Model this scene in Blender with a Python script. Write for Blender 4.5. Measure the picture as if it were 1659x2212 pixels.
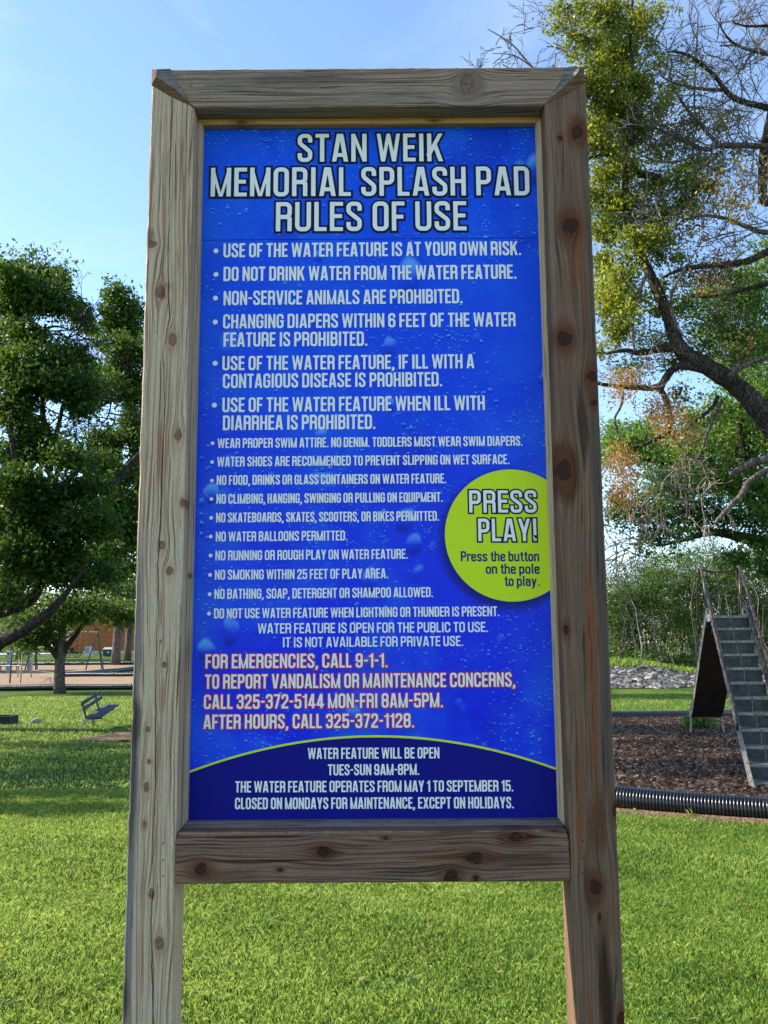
import bpy, math, random
import numpy as np
from mathutils import Vector, geometry

for o in list(bpy.data.objects):
    bpy.data.objects.remove(o)
S = bpy.context.scene
COL = S.collection
R = math.radians

# ------------------------------------------------------------------ camera
EYE = 1.85
F = 2017.1 / 1659.0
PITCH, ROLL = 0.14133, -0.00691
cam = bpy.data.cameras.new('camera')
cam.sensor_fit = 'HORIZONTAL'
cam.sensor_width = 36
cam.lens = 36 * F
cam.clip_end = 5000
camo = bpy.data.objects.new('camera', cam)
COL.objects.link(camo)
S.camera = camo
fwd = Vector((0, math.cos(PITCH), math.sin(PITCH)))
up0 = Vector((0, -math.sin(PITCH), math.cos(PITCH)))
rt0 = Vector((1, 0, 0))
c_, s_ = math.cos(ROLL), math.sin(ROLL)
rgt = c_ * rt0 + s_ * up0
upv = -s_ * rt0 + c_ * up0
M = camo.matrix_world.copy()
for i in range(3):
    M[i][0], M[i][1], M[i][2] = rgt[i], upv[i], -fwd[i]
M[0][3], M[1][3], M[2][3] = 0, 0, EYE
camo.matrix_world = M

# ------------------------------------------------------------------ light
SUN_AZ, SUN_EL = R(-76), R(34)
sd = Vector((math.sin(SUN_AZ) * math.cos(SUN_EL), math.cos(SUN_AZ) * math.cos(SUN_EL), math.sin(SUN_EL)))
sun = bpy.data.lights.new('sun', 'SUN')
sun.energy = 4.8
sun.angle = R(0.55)
sun.color = (1.0, 0.9, 0.74)
suno = bpy.data.objects.new('sun', sun)
suno.rotation_euler = sd.to_track_quat('Z', 'Y').to_euler()
suno.location = sd * 60
COL.objects.link(suno)
w = bpy.data.worlds.new('World')
S.world = w
w.use_nodes = True
nt = w.node_tree
nt.nodes.clear()
sky = nt.nodes.new('ShaderNodeTexSky')
sky.sky_type = 'NISHITA'
sky.sun_disc = False
sky.sun_elevation = SUN_EL
sky.sun_rotation = SUN_AZ % (2 * math.pi)
sky.altitude = 400
sky.air_density = 1.0
sky.dust_density = 0.3
sky.ozone_density = 2.9
bg = nt.nodes.new('ShaderNodeBackground')
bg.inputs['Strength'].default_value = 0.145
wo = nt.nodes.new('ShaderNodeOutputWorld')
# faint high cirrus
tc = nt.nodes.new('ShaderNodeTexCoord')
mp = nt.nodes.new('ShaderNodeMapping')
mp.inputs['Scale'].default_value = (1.6, 1.1, 3.6)
mp.inputs['Rotation'].default_value = (0.2, 0.1, 0.5)
nz = nt.nodes.new('ShaderNodeTexNoise')
nz.inputs['Scale'].default_value = 2.1
nz.inputs['Detail'].default_value = 7
nz.inputs['Roughness'].default_value = 0.52
nz.inputs['Distortion'].default_value = 0.5
cr = nt.nodes.new('ShaderNodeMapRange')
cr.inputs['From Min'].default_value = 0.50
cr.inputs['From Max'].default_value = 0.78
cr.inputs['To Max'].default_value = 0.2
mx = nt.nodes.new('ShaderNodeMix')
mx.data_type = 'RGBA'
mx.inputs[7].default_value = (4.4, 4.9, 5.6, 1)
nt.links.new(tc.outputs['Generated'], mp.inputs[0])
nt.links.new(mp.outputs[0], nz.inputs['Vector'])
nt.links.new(nz.outputs['Fac'], cr.inputs['Value'])
nt.links.new(cr.outputs[0], mx.inputs[0])
nt.links.new(sky.outputs[0], mx.inputs[6])
nt.links.new(mx.outputs[2], bg.inputs[0])
nt.links.new(bg.outputs[0], wo.inputs[0])
S.view_settings.view_transform = 'Standard'
S.view_settings.look = 'None'
S.view_settings.exposure = 1.22
S.view_settings.gamma = 1.0
S.render.engine = 'CYCLES'
S.cycles.max_bounces = 7
S.cycles.diffuse_bounces = 3
S.cycles.transmission_bounces = 4

# ------------------------------------------------------------------ helpers
def tag(o, label=None, cat=None, group=None, kind=None):
    if label: o['label'] = label
    if cat: o['category'] = cat
    if group: o['group'] = group
    if kind: o['kind'] = kind
    return o

def empty(name, loc=(0, 0, 0), rz=0.0, **k):
    o = bpy.data.objects.new(name, None)
    COL.objects.link(o)
    o.location = loc
    o.rotation_euler = (0, 0, rz)
    o.empty_display_size = 0.1
    return tag(o, **k)

def link(name, me, mat=None, parent=None, loc=None, rot=None, **k):
    o = bpy.data.objects.new(name, me)
    COL.objects.link(o)
    if mat is not None and not me.materials:
        me.materials.append(mat)
    if parent: o.parent = parent
    if loc is not None: o.location = loc
    if rot is not None: o.rotation_euler = rot
    return tag(o, **k)

class Geo:
    def __init__(s):
        s.V = []; s.F = []; s.n = 0
    def add(s, vs, fs):
        b = s.n
        s.V.extend([tuple(v) for v in vs]); s.n += len(vs)
        s.F.extend([tuple(b + i for i in f) for f in fs])
    def box(s, x0, x1, y0, y1, z0, z1):
        vs = [(x, y, z) for z in (z0, z1) for y in (y0, y1) for x in (x0, x1)]
        s.add(vs, [(0, 2, 3, 1), (4, 5, 7, 6), (0, 1, 5, 4), (2, 6, 7, 3), (0, 4, 6, 2), (1, 3, 7, 5)])
    def bar(s, a, b, w, h, up=(0, 0, 1)):
        a = Vector(a); b = Vector(b); d = (b - a).normalized()
        sdv = d.cross(Vector(up)).normalized(); u = sdv.cross(d).normalized()
        vs = []
        for p in (a, b):
            for i, j in ((-1, -1), (1, -1), (1, 1), (-1, 1)):
                vs.append(p + sdv * (i * w / 2) + u * (j * h / 2))
        s.add(vs, [(3, 2, 1, 0), (4, 5, 6, 7), (0, 1, 5, 4), (1, 2, 6, 5), (2, 3, 7, 6), (3, 0, 4, 7)])
    def tube(s, pts, r, n=6, cap=True, wob=0, rng=None):
        pts = [Vector(p) for p in pts]; m = len(pts)
        rs = r if hasattr(r, '__len__') else [r] * m
        vs = []; fs = []
        ref = None
        for i, p in enumerate(pts):
            d = (pts[min(i + 1, m - 1)] - pts[max(i - 1, 0)])
            if d.length < 1e-9: d = Vector((0, 0, 1))
            d.normalize()
            if ref is None:
                ref = Vector((0, 0, 1)) if abs(d.z) < 0.9 else Vector((1, 0, 0))
            a = d.cross(ref)
            if a.length < 1e-4: a = d.cross(Vector((0.3, 1, 0.2)))
            a.normalize(); b = d.cross(a); ref = b.cross(d) if False else ref
            for k in range(n):
                t = 2 * math.pi * k / n
                rr = rs[i]
                if wob and rng: rr *= 1 + rng.uniform(-wob, wob)
                vs.append(p + a * (rr * math.cos(t)) + b * (rr * math.sin(t)))
        for i in range(m - 1):
            for k in range(n):
                k2 = (k + 1) % n
                fs.append((i * n + k, i * n + k2, (i + 1) * n + k2, (i + 1) * n + k))
        if cap:
            fs.append(tuple(range(n - 1, -1, -1)))
            fs.append(tuple((m - 1) * n + k for k in range(n)))
        s.add(vs, fs)
    def mesh(s, name, smooth=False):
        me = bpy.data.meshes.new(name)
        me.from_pydata([tuple(v) for v in s.V], [], s.F)
        me.update()
        if smooth: me.polygons.foreach_set('use_smooth', [True] * len(me.polygons))
        return me

def npmesh(name, V, Fc, attr=None, smooth=False):
    """V (n,3); Fc (m,k) uniform faces"""
    me = bpy.data.meshes.new(name)
    m, k = Fc.shape
    me.vertices.add(len(V)); me.vertices.foreach_set('co', np.ascontiguousarray(V, dtype=np.float32).ravel())
    me.loops.add(m * k); me.loops.foreach_set('vertex_index', np.ascontiguousarray(Fc, dtype=np.int32).ravel())
    me.polygons.add(m)
    me.polygons.foreach_set('loop_start', np.arange(0, m * k, k, dtype=np.int32))
    me.polygons.foreach_set('loop_total', np.full(m, k, dtype=np.int32))
    if smooth: me.polygons.foreach_set('use_smooth', np.ones(m, dtype=bool))
    if attr is not None:
        a = me.attributes.new('rnd', 'FLOAT', 'POINT')
        a.data.foreach_set('value', attr.astype(np.float32))
    me.update(calc_edges=True)
    me.validate()
    return me

def vnoise(x, y, seed=0, f=1.0):
    x = np.asarray(x, float) * f; y = np.asarray(y, float) * f
    return (np.sin(x * 1.3 + y * 2.1 + seed) + np.sin(x * 2.7 - y * 1.7 + seed * 2.3) * .6 + np.sin(x * 5.1 + y * 4.3 + seed * 5.7) * .35 + np.sin(-x * 9.3 + y * 8.1 + seed) * .2) / 2.15

def sstep(a, b, x):
    t = np.clip((np.asarray(x, float) - a) / (b - a), 0, 1)
    return t * t * (3 - 2 * t)

def H(x, y):
    """terrain height: level lawn, gentle rise far away, creek bank at the right"""
    x = np.asarray(x, float); y = np.asarray(y, float)
    z = 1.15 * sstep(60, 118, y) + 0.35 * sstep(118, 300, y)
    edge = 38.5 + 0.55 * (np.clip(x, 4, 16) - 9) + 0.8 * np.sin(x * 0.9)
    bank = (0.80 + 0.1 * np.sin(x * 1.3 + y)) * sstep(0, 9.5, y - edge) * sstep(0.5, 4.5, x)
    return np.maximum(z, bank)

def Hf(x, y): return float(H(x, y))

def hz(u): return 1393.0 - 0.0069 * (u - 829.5)
def P(u, v, D):
    """a point at distance D (world y) on the sight line measured in the photograph"""
    d = rgt * ((u - 829.5) / 2017.1) - upv * ((v - 1106.0) / 2017.1) + fwd
    return Vector((0, 0, EYE)) + d * (D / d.y)

# ------------------------------------------------------------------ materials
class NB:
    def __init__(s, name):
        s.m = bpy.data.materials.new(name); s.m.use_nodes = True
        s.t = s.m.node_tree; s.t.nodes.clear()
        s.out = s.t.nodes.new('ShaderNodeOutputMaterial')
    def n(s, ty, **k):
        nd = s.t.nodes.new(ty)
        for a, b in k.items(): setattr(nd, a, b)
        return nd
    def l(s, a, b): s.t.links.new(a, b)
    def inp(s, sock, v):
        if isinstance(v, bpy.types.NodeSocket): s.l(v, sock)
        elif v is not None: sock.default_value = v
    def math(s, op, a, b=None, c=None, clamp=False):
        nd = s.n('ShaderNodeMath', operation=op, use_clamp=clamp)
        s.inp(nd.inputs[0], a)
        if b is not None: s.inp(nd.inputs[1], b)
        if c is not None: s.inp(nd.inputs[2], c)
        return nd.outputs[0]
    def mr(s, v, a, b, c=0.0, d=1.0, smooth=True):
        nd = s.n('ShaderNodeMapRange', interpolation_type='SMOOTHSTEP' if smooth else 'LINEAR')
        s.inp(nd.inputs[0], v)
        for i, q in enumerate((a, b, c, d)): s.inp(nd.inputs[i + 1], q)
        return nd.outputs[0]
    def mix(s, f, a, b, mode='MIX'):
        nd = s.n('ShaderNodeMix', data_type='RGBA', blend_type=mode)
        s.inp(nd.inputs[0], f); 
        s.inp(nd.inputs[6], a if isinstance(a, bpy.types.NodeSocket) else tuple(a) + (1,))
        s.inp(nd.inputs[7], b if isinstance(b, bpy.types.NodeSocket) else tuple(b) + (1,))
        return nd.outputs[2]
    def obj(s): return s.n('ShaderNodeTexCoord').outputs['Object']
    def sep(s, v):
        nd = s.n('ShaderNodeSeparateXYZ'); s.l(v, nd.inputs[0]); return nd.outputs
    def comb(s, x, y, z):
        nd = s.n('ShaderNodeCombineXYZ')
        for i, q in enumerate((x, y, z)): s.inp(nd.inputs[i], q)
        return nd.outputs[0]
    def noise(s, v, scale, detail=4, rough=.55, dist=0.0):
        nd = s.n('ShaderNodeTexNoise'); s.inp(nd.inputs['Vector'], v)
        nd.inputs['Scale'].default_value = scale; nd.inputs['Detail'].default_value = detail
        nd.inputs['Roughness'].default_value = rough; nd.inputs['Distortion'].default_value = dist
        return nd.outputs['Fac']
    def scale(s, v, x, y, z):
        nd = s.n('ShaderNodeMapping'); s.l(v, nd.inputs[0]); nd.inputs['Scale'].default_value = (x, y, z)
        return nd.outputs[0]
    def bump(s, h, st=.5, d=.01):
        nd = s.n('ShaderNodeBump'); s.inp(nd.inputs['Height'], h)
        nd.inputs['Strength'].default_value = st; nd.inputs['Distance'].default_value = d
        return nd.outputs[0]
    def bsdf(s, col, rough=.6, normal=None, metal=0.0, spec=.5, **k):
        nd = s.n('ShaderNodeBsdfPrincipled')
        s.inp(nd.inputs['Base Color'], col if isinstance(col, bpy.types.NodeSocket) else tuple(col) + (1,))
        s.inp(nd.inputs['Roughness'], rough); s.inp(nd.inputs['Metallic'], metal)
        s.inp(nd.inputs['Specular IOR Level'], spec)
        if normal is not None: s.l(normal, nd.inputs['Normal'])
        for a, b in k.items(): s.inp(nd.inputs[a], b)
        return nd.outputs[0]
    def done(s, sh):
        s.l(sh, s.out.inputs['Surface']); return s.m

def plain(name, col, rough=.6, metal=0.0, var=.25, nscale=8, bump=.2, bd=.004, spec=.4):
    b = NB(name); o = b.obj(); f = b.noise(o, nscale, 5)
    c2 = tuple(max(0, c * (1 - var)) for c in col); c3 = tuple(min(1, c * (1 + var)) for c in col)
    return b.done(b.bsdf(b.mix(b.mr(f, .3, .7), c2, c3), rough, b.bump(f, bump, bd), metal, spec))

def leafmat(name, c_dark, c_mid, c_light, trans=.45, big=.5, lt=.62):
    b = NB(name)
    at = b.n('ShaderNodeAttribute', attribute_name='rnd').outputs['Fac']
    geo = b.n('ShaderNodeNewGeometry').outputs['Position']
    nzv = b.noise(geo, big, 3)
    f = b.math('ADD', b.math('MULTIPLY', at, .65), b.math('MULTIPLY', nzv, .5))
    c = b.mix(b.mr(f, .2, .6), c_dark, c_mid)
    c = b.mix(b.mr(f, lt, .98), c, c_light)
    pr = b.bsdf(c, .5, spec=.3)
    tr = b.n('ShaderNodeBsdfTranslucent')
    b.l(b.mix(.5, c, c_light), tr.inputs[0])
    ms = b.n('ShaderNodeMixShader'); ms.inputs[0].default_value = trans
    b.l(pr, ms.inputs[1]); b.l(tr.outputs[0], ms.inputs[2])
    return b.done(ms.outputs[0])

def woodmat(name, axis, light, dark, streak, weather, knots=(), freq=140, contrast=.5, knotcol=(.11, .05, .025),
            halo=.6, rough_str=.35, seed=0.0, weather_amt=.5, streak_thr=.6, edge_grey=None, blotch=(.5, .75), fine=.35, stains=()):
    b = NB(name)
    geo = b.n('ShaderNodeTexCoord').outputs['Object']
    o = b.sep(geo)
    if axis == 'z': ac, al, dep = o[0], o[2], o[1]
    else: ac, al, dep = o[2], o[0], o[1]
    ac0 = b.math('ADD', ac, b.math('MULTIPLY', dep, -.93))
    g = ac0; kmask = None; hmask = None; kring = None
    kdist = b.noise(geo, 38, 3, .6)
    for kx, kz, rx, rz in knots:
        if axis == 'z': ka, kl, ra, rl = kx, kz, rx, rz
        else: ka, kl, ra, rl = kz, kx, rz, rx
        da = b.math('SUBTRACT', ac, ka)
        a = b.math('DIVIDE', da, ra)
        c = b.math('DIVIDE', b.math('SUBTRACT', al, kl), rl * 1.6)
        d2 = b.math('ADD', b.math('MULTIPLY', a, a), b.math('MULTIPLY', c, c))
        g = b.math('SUBTRACT', g, b.math('DIVIDE', b.math('MULTIPLY', da, 1.25), b.math('ADD', d2, .6)))
        c1 = b.math('DIVIDE', b.math('SUBTRACT', al, kl), rl)
        dd = b.math('SQRT', b.math('ADD', b.math('MULTIPLY', a, a), b.math('MULTIPLY', c1, c1)))
        dd = b.math('ADD', dd, b.math('MULTIPLY', b.math('SUBTRACT', kdist, .5), 1.3))
        km = b.mr(dd, 1.02, .84)
        hm = b.mr(b.math('SQRT', d2), 2.3, .7)
        rg = b.math('MULTIPLY', dd, km)
        kmask = km if kmask is None else b.math('MAXIMUM', kmask, km)
        hmask = hm if hmask is None else b.math('MAXIMUM', hmask, hm)
        kring = rg if kring is None else b.math('MAXIMUM', kring, rg)
    warp = b.noise(b.comb(b.math('MULTIPLY', ac0, 6.0), seed, b.math('MULTIPLY', al, 1.1)), 1.6, 3)
    g = b.math('ADD', g, b.math('MULTIPLY', warp, .026))
    gv = b.comb(b.math('MULTIPLY', g, freq), seed + 3.1, b.math('MULTIPLY', al, 1.4))
    ring = b.noise(gv, 1.0, 2, .6)
    gv2 = b.comb(b.math('MULTIPLY', g, freq * 3.4), seed + 9, b.math('MULTIPLY', al, 9.0))
    fib = b.noise(gv2, 1.0, 3, .65)
    sv = b.comb(b.math('MULTIPLY', g, 26), seed + 17, b.math('MULTIPLY', al, 1.8))
    st = b.noise(sv, 1.0, 4, .6)
    wv = b.comb(b.math('MULTIPLY', g, 12), seed + 31, b.math('MULTIPLY', al, 2.3))
    wf = b.noise(wv, 1.0, 4, .6)
    col = b.mix(b.math('MULTIPLY', b.mr(ring, .46, .62), contrast), light, dark)
    col = b.mix(b.math('MULTIPLY', b.mr(fib, .35, .75), fine), col, tuple(q * .55 for q in dark))
    col = b.mix(b.math('MULTIPLY', b.mr(wf, blotch[0], blotch[1]), weather_amt), col, weather)
    col = b.mix(b.mr(st, streak_thr, streak_thr + .1, 0, .8), col, streak)
    if edge_grey:
        em = b.math('ADD', ac, b.math('MULTIPLY', b.math('SUBTRACT', wf, .5), .05))
        col = b.mix(b.math('MULTIPLY', b.mr(em, edge_grey[1], edge_grey[0]), b.mr(al, edge_grey[3], edge_grey[2])), col, edge_grey[4])
    for (sx_, sz_, r1, r2, sc_, am) in stains:
        q1 = b.math('DIVIDE', b.math('SUBTRACT', ac if axis == 'z' else al, sx_), r1)
        q2 = b.math('DIVIDE', b.math('SUBTRACT', al if axis == 'z' else ac, sz_), r2)
        dq = b.math('SQRT', b.math('ADD', b.math('MULTIPLY', q1, q1), b.math('MULTIPLY', q2, q2)))
        dq = b.math('ADD', dq, b.math('MULTIPLY', b.math('SUBTRACT', st, .5), 2.2))
        col = b.mix(b.mr(dq, 1.15, .45, 0, am), col, sc_)
    hgt = b.math('ADD', b.math('MULTIPLY', ring, -.8), b.math('MULTIPLY', fib, .6))
    if kmask is not None:
        col = b.mix(b.math('MULTIPLY', hmask, halo), col, tuple((streak[i] * .5 + knotcol[i] * .5) for i in range(3)))
        kn = b.noise(geo, 90, 4)
        kr = b.math('SINE', b.math('MULTIPLY', kring, 17.0))
        kc = b.mix(b.mr(kn, .35, .7), knotcol, tuple(q * 2.1 for q in knotcol))
        kc = b.mix(b.mr(kr, .2, .95, 0, .4), kc, tuple(q * .35 for q in knotcol))
        col = b.mix(b.math('MULTIPLY', kmask, .93), col, kc)
        hgt = b.math('SUBTRACT', hgt, b.math('MULTIPLY', kmask, .6))
    cr = b.noise(b.comb(b.math('MULTIPLY', g, 210), seed + 51, b.math('MULTIPLY', al, 3.0)), 1.0, 2, .5)
    ck = b.mr(cr, .615, .67)
    col = b.mix(b.math('MULTIPLY', ck, .7), col, tuple(q * .18 for q in dark))  # hairline splits: crevice shade painted as dark lines
    spk = b.noise(b.comb(b.math('MULTIPLY', ac0, 420), seed, b.math('MULTIPLY', al, 60)), 1.0, 3, .7)
    col = b.mix(b.mr(spk, .35, .7, .28, 0), col, tuple(q * .4 for q in dark))
    hgt = b.math('SUBTRACT', b.math('ADD', hgt, b.math('MULTIPLY', spk, .7)), ck)
    return b.done(b.bsdf(col, .82, b.bump(hgt, min(1.0, rough_str * 1.8), .006), spec=.18))

M_bark = None
def barkmat(name, c1, c2, sc=9):
    b = NB(name); o = b.n('ShaderNodeNewGeometry').outputs['Position']
    f = b.noise(b.scale(o, 1, 1, .35), sc, 6, .65, .4)
    v = b.n('ShaderNodeTexVoronoi', feature='DISTANCE_TO_EDGE'); b.l(b.scale(o, 1, 1, .22), v.inputs['Vector']); v.inputs['Scale'].default_value = sc * 3
    h = b.math('ADD', f, b.mr(b.math('ADD', v.outputs['Distance'], b.math('MULTIPLY', b.noise(o, sc * 5, 3), .3)), .1, .5, 0, .38))
    return b.done(b.bsdf(b.mix(b.mr(h, .5, 1.0), c1, c2), .9, b.bump(h, .9, .03), spec=.15))

M_bark = barkmat('dark_bark', (.022, .017, .013), (.10, .085, .07))
M_bark_grey = barkmat('grey_bark', (.07, .055, .045), (.24, .205, .175))
M_twig = plain('twig_bark', (.12, .095, .08), .85, var=.5, nscale=3)
M_twig_pale = plain('pale_twig', (.27, .225, .175), .85, var=.4, nscale=3)

# ------------------------------------------------------------------ ground
def grassground():
    b = NB('lawn'); g = b.n('ShaderNodeNewGeometry').outputs['Position']
    f1 = b.noise(g, .35, 5, .6); f2 = b.noise(g, 9, 6, .7); f3 = b.noise(b.scale(g, 1, .35, 1), 2.2, 5, .65)
    c = b.mix(b.mr(f2, .3, .7), (.012, .040, .002), (.065, .14, .010))  # dark base colour paints in the shadowed gaps between blades
    c = b.mix(b.mr(f1, .42, .68, 0, .55), c, (.19, .21, .04))
    c = b.mix(b.mr(f3, .60, .74, 0, .55), c, (.15, .13, .05))
    bp = b.bump(b.math('ADD', f2, b.noise(g, 45, 3)), 1.0, .05)
    return b.done(b.bsdf(c, .9, bp, spec=.1))
M_lawn = grassground()
ys = np.concatenate([np.linspace(-40, 2, 12), np.linspace(3, 36, 45), np.linspace(36.6, 60, 60), np.linspace(61, 130, 40), np.linspace(135, 400, 20), [600, 1000, 1800]])
xs = np.concatenate([[-900, -500, -300, -200], np.linspace(-150, -30, 30), np.linspace(-29, 30, 90), np.linspace(32, 150, 30), [200, 300, 500, 900]])
X, Y = np.meshgrid(xs, ys)
Z = H(X, Y) + 0.012 * vnoise(X, Y, 3, .8) * (Y < 60)
nx, ny = len(xs), len(ys)
idx = np.arange(nx * ny).reshape(ny, nx)
Fq = np.stack([idx[:-1, :-1], idx[:-1, 1:], idx[1:, 1:], idx[1:, :-1]], -1).reshape(-1, 4)
link('ground', npmesh('ground', np.stack([X, Y, Z], -1).reshape(-1, 3), Fq, smooth=True), M_lawn, kind='structure')

def mulchmat(name, a, bb, cc):
    b = NB(name); g = b.n('ShaderNodeNewGeometry').outputs['Position']
    v = b.n('ShaderNodeTexVoronoi'); b.l(b.scale(g, 1, 1.6, 1), v.inputs['Vector']); v.inputs['Scale'].default_value = 17
    s = b.sep(v.outputs['Color'])
    f = b.noise(g, 2.5, 5)
    c = b.mix(b.mr(s[0], .1, .9), a, bb); c = b.mix(b.mr(f, .45, .75, 0, .5), c, cc)
    return b.done(b.bsdf(c, .9, b.bump(b.math('ADD', v.outputs['Distance'], s[1]), .9, .03), spec=.1))
M_mulch = mulchmat('wood_chips_ground', (.05, .034, .025), (.16, .11, .078), (.11, .08, .06))
M_mulch_pale = mulchmat('pale_wood_chips', (.24, .16, .1), (.42, .30, .2), (.34, .25, .17))
M_dirt = mulchmat('bare_dirt', (.14, .09, .055), (.22, .15, .1), (.17, .11, .07))

def patch(name, c, mat, nu=24, nv=16, dz=.012, amp=.01, **k):
    (x0, y0), (x1, y1), (x2, y2), (x3, y3) = c
    u, v = np.meshgrid(np.linspace(0, 1, nu), np.linspace(0, 1, nv))
    x = (1 - v) * ((1 - u) * x0 + u * x1) + v * ((1 - u) * x3 + u * x2)
    y = (1 - v) * ((1 - u) * y0 + u * y1) + v * ((1 - u) * y3 + u * y2)
    z = H(x, y) + dz + amp * (vnoise(x, y, 1, 2.5) + 1)
    idx = np.arange(nu * nv).reshape(nv, nu)
    Fq = np.stack([idx[:-1, :-1], idx[:-1, 1:], idx[1:, 1:], idx[1:, :-1]], -1).reshape(-1, 4)
    return link(name, npmesh(name, np.stack([x, y, z], -1).reshape(-1, 3), Fq, smooth=True), mat, **k)

# playground border path on the right (corrugated pipe) and bed inside it
RP = [(7.6, 9.05), (6.2, 9.4), (5.0, 9.8), (4.0, 10.2), (3.2, 10.58), (2.55, 10.95), (1.8, 11.5), (1.1, 12.3), (.6, 13.4), (.4, 15), (.55, 17.5), (1.1, 19.8), (2.2, 21.6), (3.8, 22.7), (5.6, 23.3), (8.2, 23.35), (11, 22.6), (13.5, 20.5)]
def catmull(pts, n=10):
    out = []
    P_ = [pts[0]] + list(pts) + [pts[-1]]
    for i in range(1, len(P_) - 2):
        a, b, c, d = [np.array(q, float) for q in P_[i - 1:i + 3]]
        for t in np.linspace(0, 1, n, endpoint=False):
            out.append(.5 * ((2 * b) + (-a + c) * t + (2 * a - 5 * b + 4 * c - d) * t * t + (-a + 3 * b - 3 * c + d) * t ** 3))
    out.append(np.array(pts[-1], float))
    return np.array(out)
RPc = catmull(RP, 8)
def inside(px, py, poly):
    px = np.asarray(px); py = np.asarray(py); r = np.zeros(px.shape, bool); n = len(poly)
    j = n - 1
    for i in range(n):
        xi, yi = poly[i]; xj, yj = poly[j]
        c = ((yi > py) != (yj > py)) & (px < (xj - xi) * (py - yi) / (yj - yi + 1e-12) + xi)
        r ^= c; j = i
    return r
bedpoly = [tuple(p) for p in RPc]
cen = np.array([7.2, 15.8])
rings = [1.0, .97, .9, .8, .68, .55, .4, .25, .1, .0]
nb = len(RPc)
VV = []
for q in rings:
    pp = cen + (RPc - cen) * q
    zz = .03 + .05 * (1 - q) ** .5 + .012 * vnoise(pp[:, 0], pp[:, 1], 4, 2.0)
    if q == 1.0: zz = zz * 0 - .01
    VV.append(np.column_stack([pp, zz]))
VV = np.concatenate(VV)
idx = np.arange(nb * len(rings)).reshape(len(rings), nb)
i2 = np.roll(idx, -1, axis=1)
Fq = np.stack([idx[:-1], idx[1:], i2[1:], i2[:-1]], -1).reshape(-1, 4)
link('mulch_bed', npmesh('mulch_bed', VV, Fq[:, ::-1], smooth=True), M_mulch, kind='structure')

# left playground mulch, road, dirt
patch('playground_mulch', [(-26, 41.4), (-3, 41.4), (-3, 58.8), (-34, 58.8)], M_mulch_pale, kind='structure')
patch('swing_mulch', [(-36, 58.9), (-20.0, 58.9), (-16.5, 80), (-48, 80)], M_mulch_pale, kind='structure')
patch('road', [(-75, 99), (-37.5, 106), (-38.5, 112), (-78, 105)], plain('road_asphalt', (.42, .40, .38), .9), dz=.05, kind='structure')
patch('dirt_patch', [(-6.3, 18.9), (-3.4, 18.6), (-3.4, 20.6), (-5.6, 20.9)], M_dirt, nu=14, nv=10, amp=.012, kind='structure')

# ------------------------------------------------------------------ grass blades
rs = np.random.RandomState(7)
def blades(xy, h, wd, rs, lean=.5):
    n = len(xy)
    z = H(xy[:, 0], xy[:, 1])
    hh = h * rs.uniform(.55, 1.25, n); ww = wd * rs.uniform(.7, 1.3, n)
    a = rs.uniform(0, 2 * np.pi, n); la = rs.uniform(0, 2 * np.pi, n); ll = hh * lean * rs.uniform(0, 1.3, n)
    dx, dy = np.cos(a) * ww / 2, np.sin(a) * ww / 2
    lx, ly = np.cos(la) * ll, np.sin(la) * ll
    b0 = np.column_stack([xy[:, 0] - dx, xy[:, 1] - dy, z - .005]); b1 = np.column_stack([xy[:, 0] + dx, xy[:, 1] + dy, z - .005])
    m0 = np.column_stack([xy[:, 0] + dx * .7 + lx * .4, xy[:, 1] + dy * .7 + ly * .4, z + hh * .6])
    t = np.column_stack([xy[:, 0] + lx, xy[:, 1] + ly, z + hh * np.sqrt(np.clip(1 - (ll / hh) ** 2 * .5, .3, 1))])
    V = np.stack([b0, b1, m0, t], 1).reshape(-1, 3)
    Fq = np.arange(4 * n).reshape(n, 4)
    pat = .5 + .28 * vnoise(xy[:, 0], xy[:, 1], 9, 1.1) + .28 * vnoise(xy[:, 0], xy[:, 1], 4, 3.7)
    r = np.clip(rs.uniform(0, 1, n) * .62 + pat * .38, 0, 1)
    return V, Fq, np.repeat(r, 4)
def scatter(n, x0, x1, y0, y1, rs, keep=None):
    xy = np.column_stack([rs.uniform(x0, x1, n), rs.uniform(y0, y1, n)])
    if keep is not None: xy = xy[keep(xy)]
    return xy
frust = lambda s, e: (lambda p: np.abs(p[:, 0]) < p[:, 1] * .415 * s + e)
nobed = lambda p: ~inside(p[:, 0], p[:, 1], bedpoly)
def M_grass(name, tr):
    return leafmat(name, (.005, .036, .001), (.082, .212, .009), (.52, .60, .15), tr, .9, .54)
MG = M_grass('grass_blade', .5)
def dens_dirt(p): # thin the blades along the front pipe
    d = np.full(len(p), 9.)
    for q in RPc[:60:2]: d = np.minimum(d, np.hypot(p[:, 0] - q[0], p[:, 1] - q[1]))
    return rs.uniform(0, 1, len(p)) < sstep(.16, .5, d) * .96 + .04
sets = []
p = scatter(270000, -4.4, 4.4, 3.9, 7.6, rs, frust(1.05, .15)); sets.append(blades(p, .042, .0030, rs, .75))
p = scatter(230000, -6.5, 6.5, 7.6, 12.5, rs, frust(1.05, .1)); p = p[nobed(p)]; p = p[dens_dirt(p)]; sets.append(blades(p, .04, .0048, rs, .75))
p = scatter(26000, -4.5, 4.5, -1, 3.9, rs); sets.append(blades(p, .05, .006, rs, .8))
p = scatter(150000, -14, 12, 12.5, 36, rs, frust(1.06, .5)); p = p[nobed(p)]
p = p[(p[:, 0] < -2.4) | (p[:, 0] > 5)]; p = p[~inside(p[:, 0], p[:, 1], [(-6.2, 18.9), (-3.4, 18.6), (-3.4, 20.6), (-5.6, 20.9)])]
sets.append(blades(p, .05, .016, rs, .9))
V = np.concatenate([s[0] for s in sets]); n_ = sum(len(s[1]) for s in sets)
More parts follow.
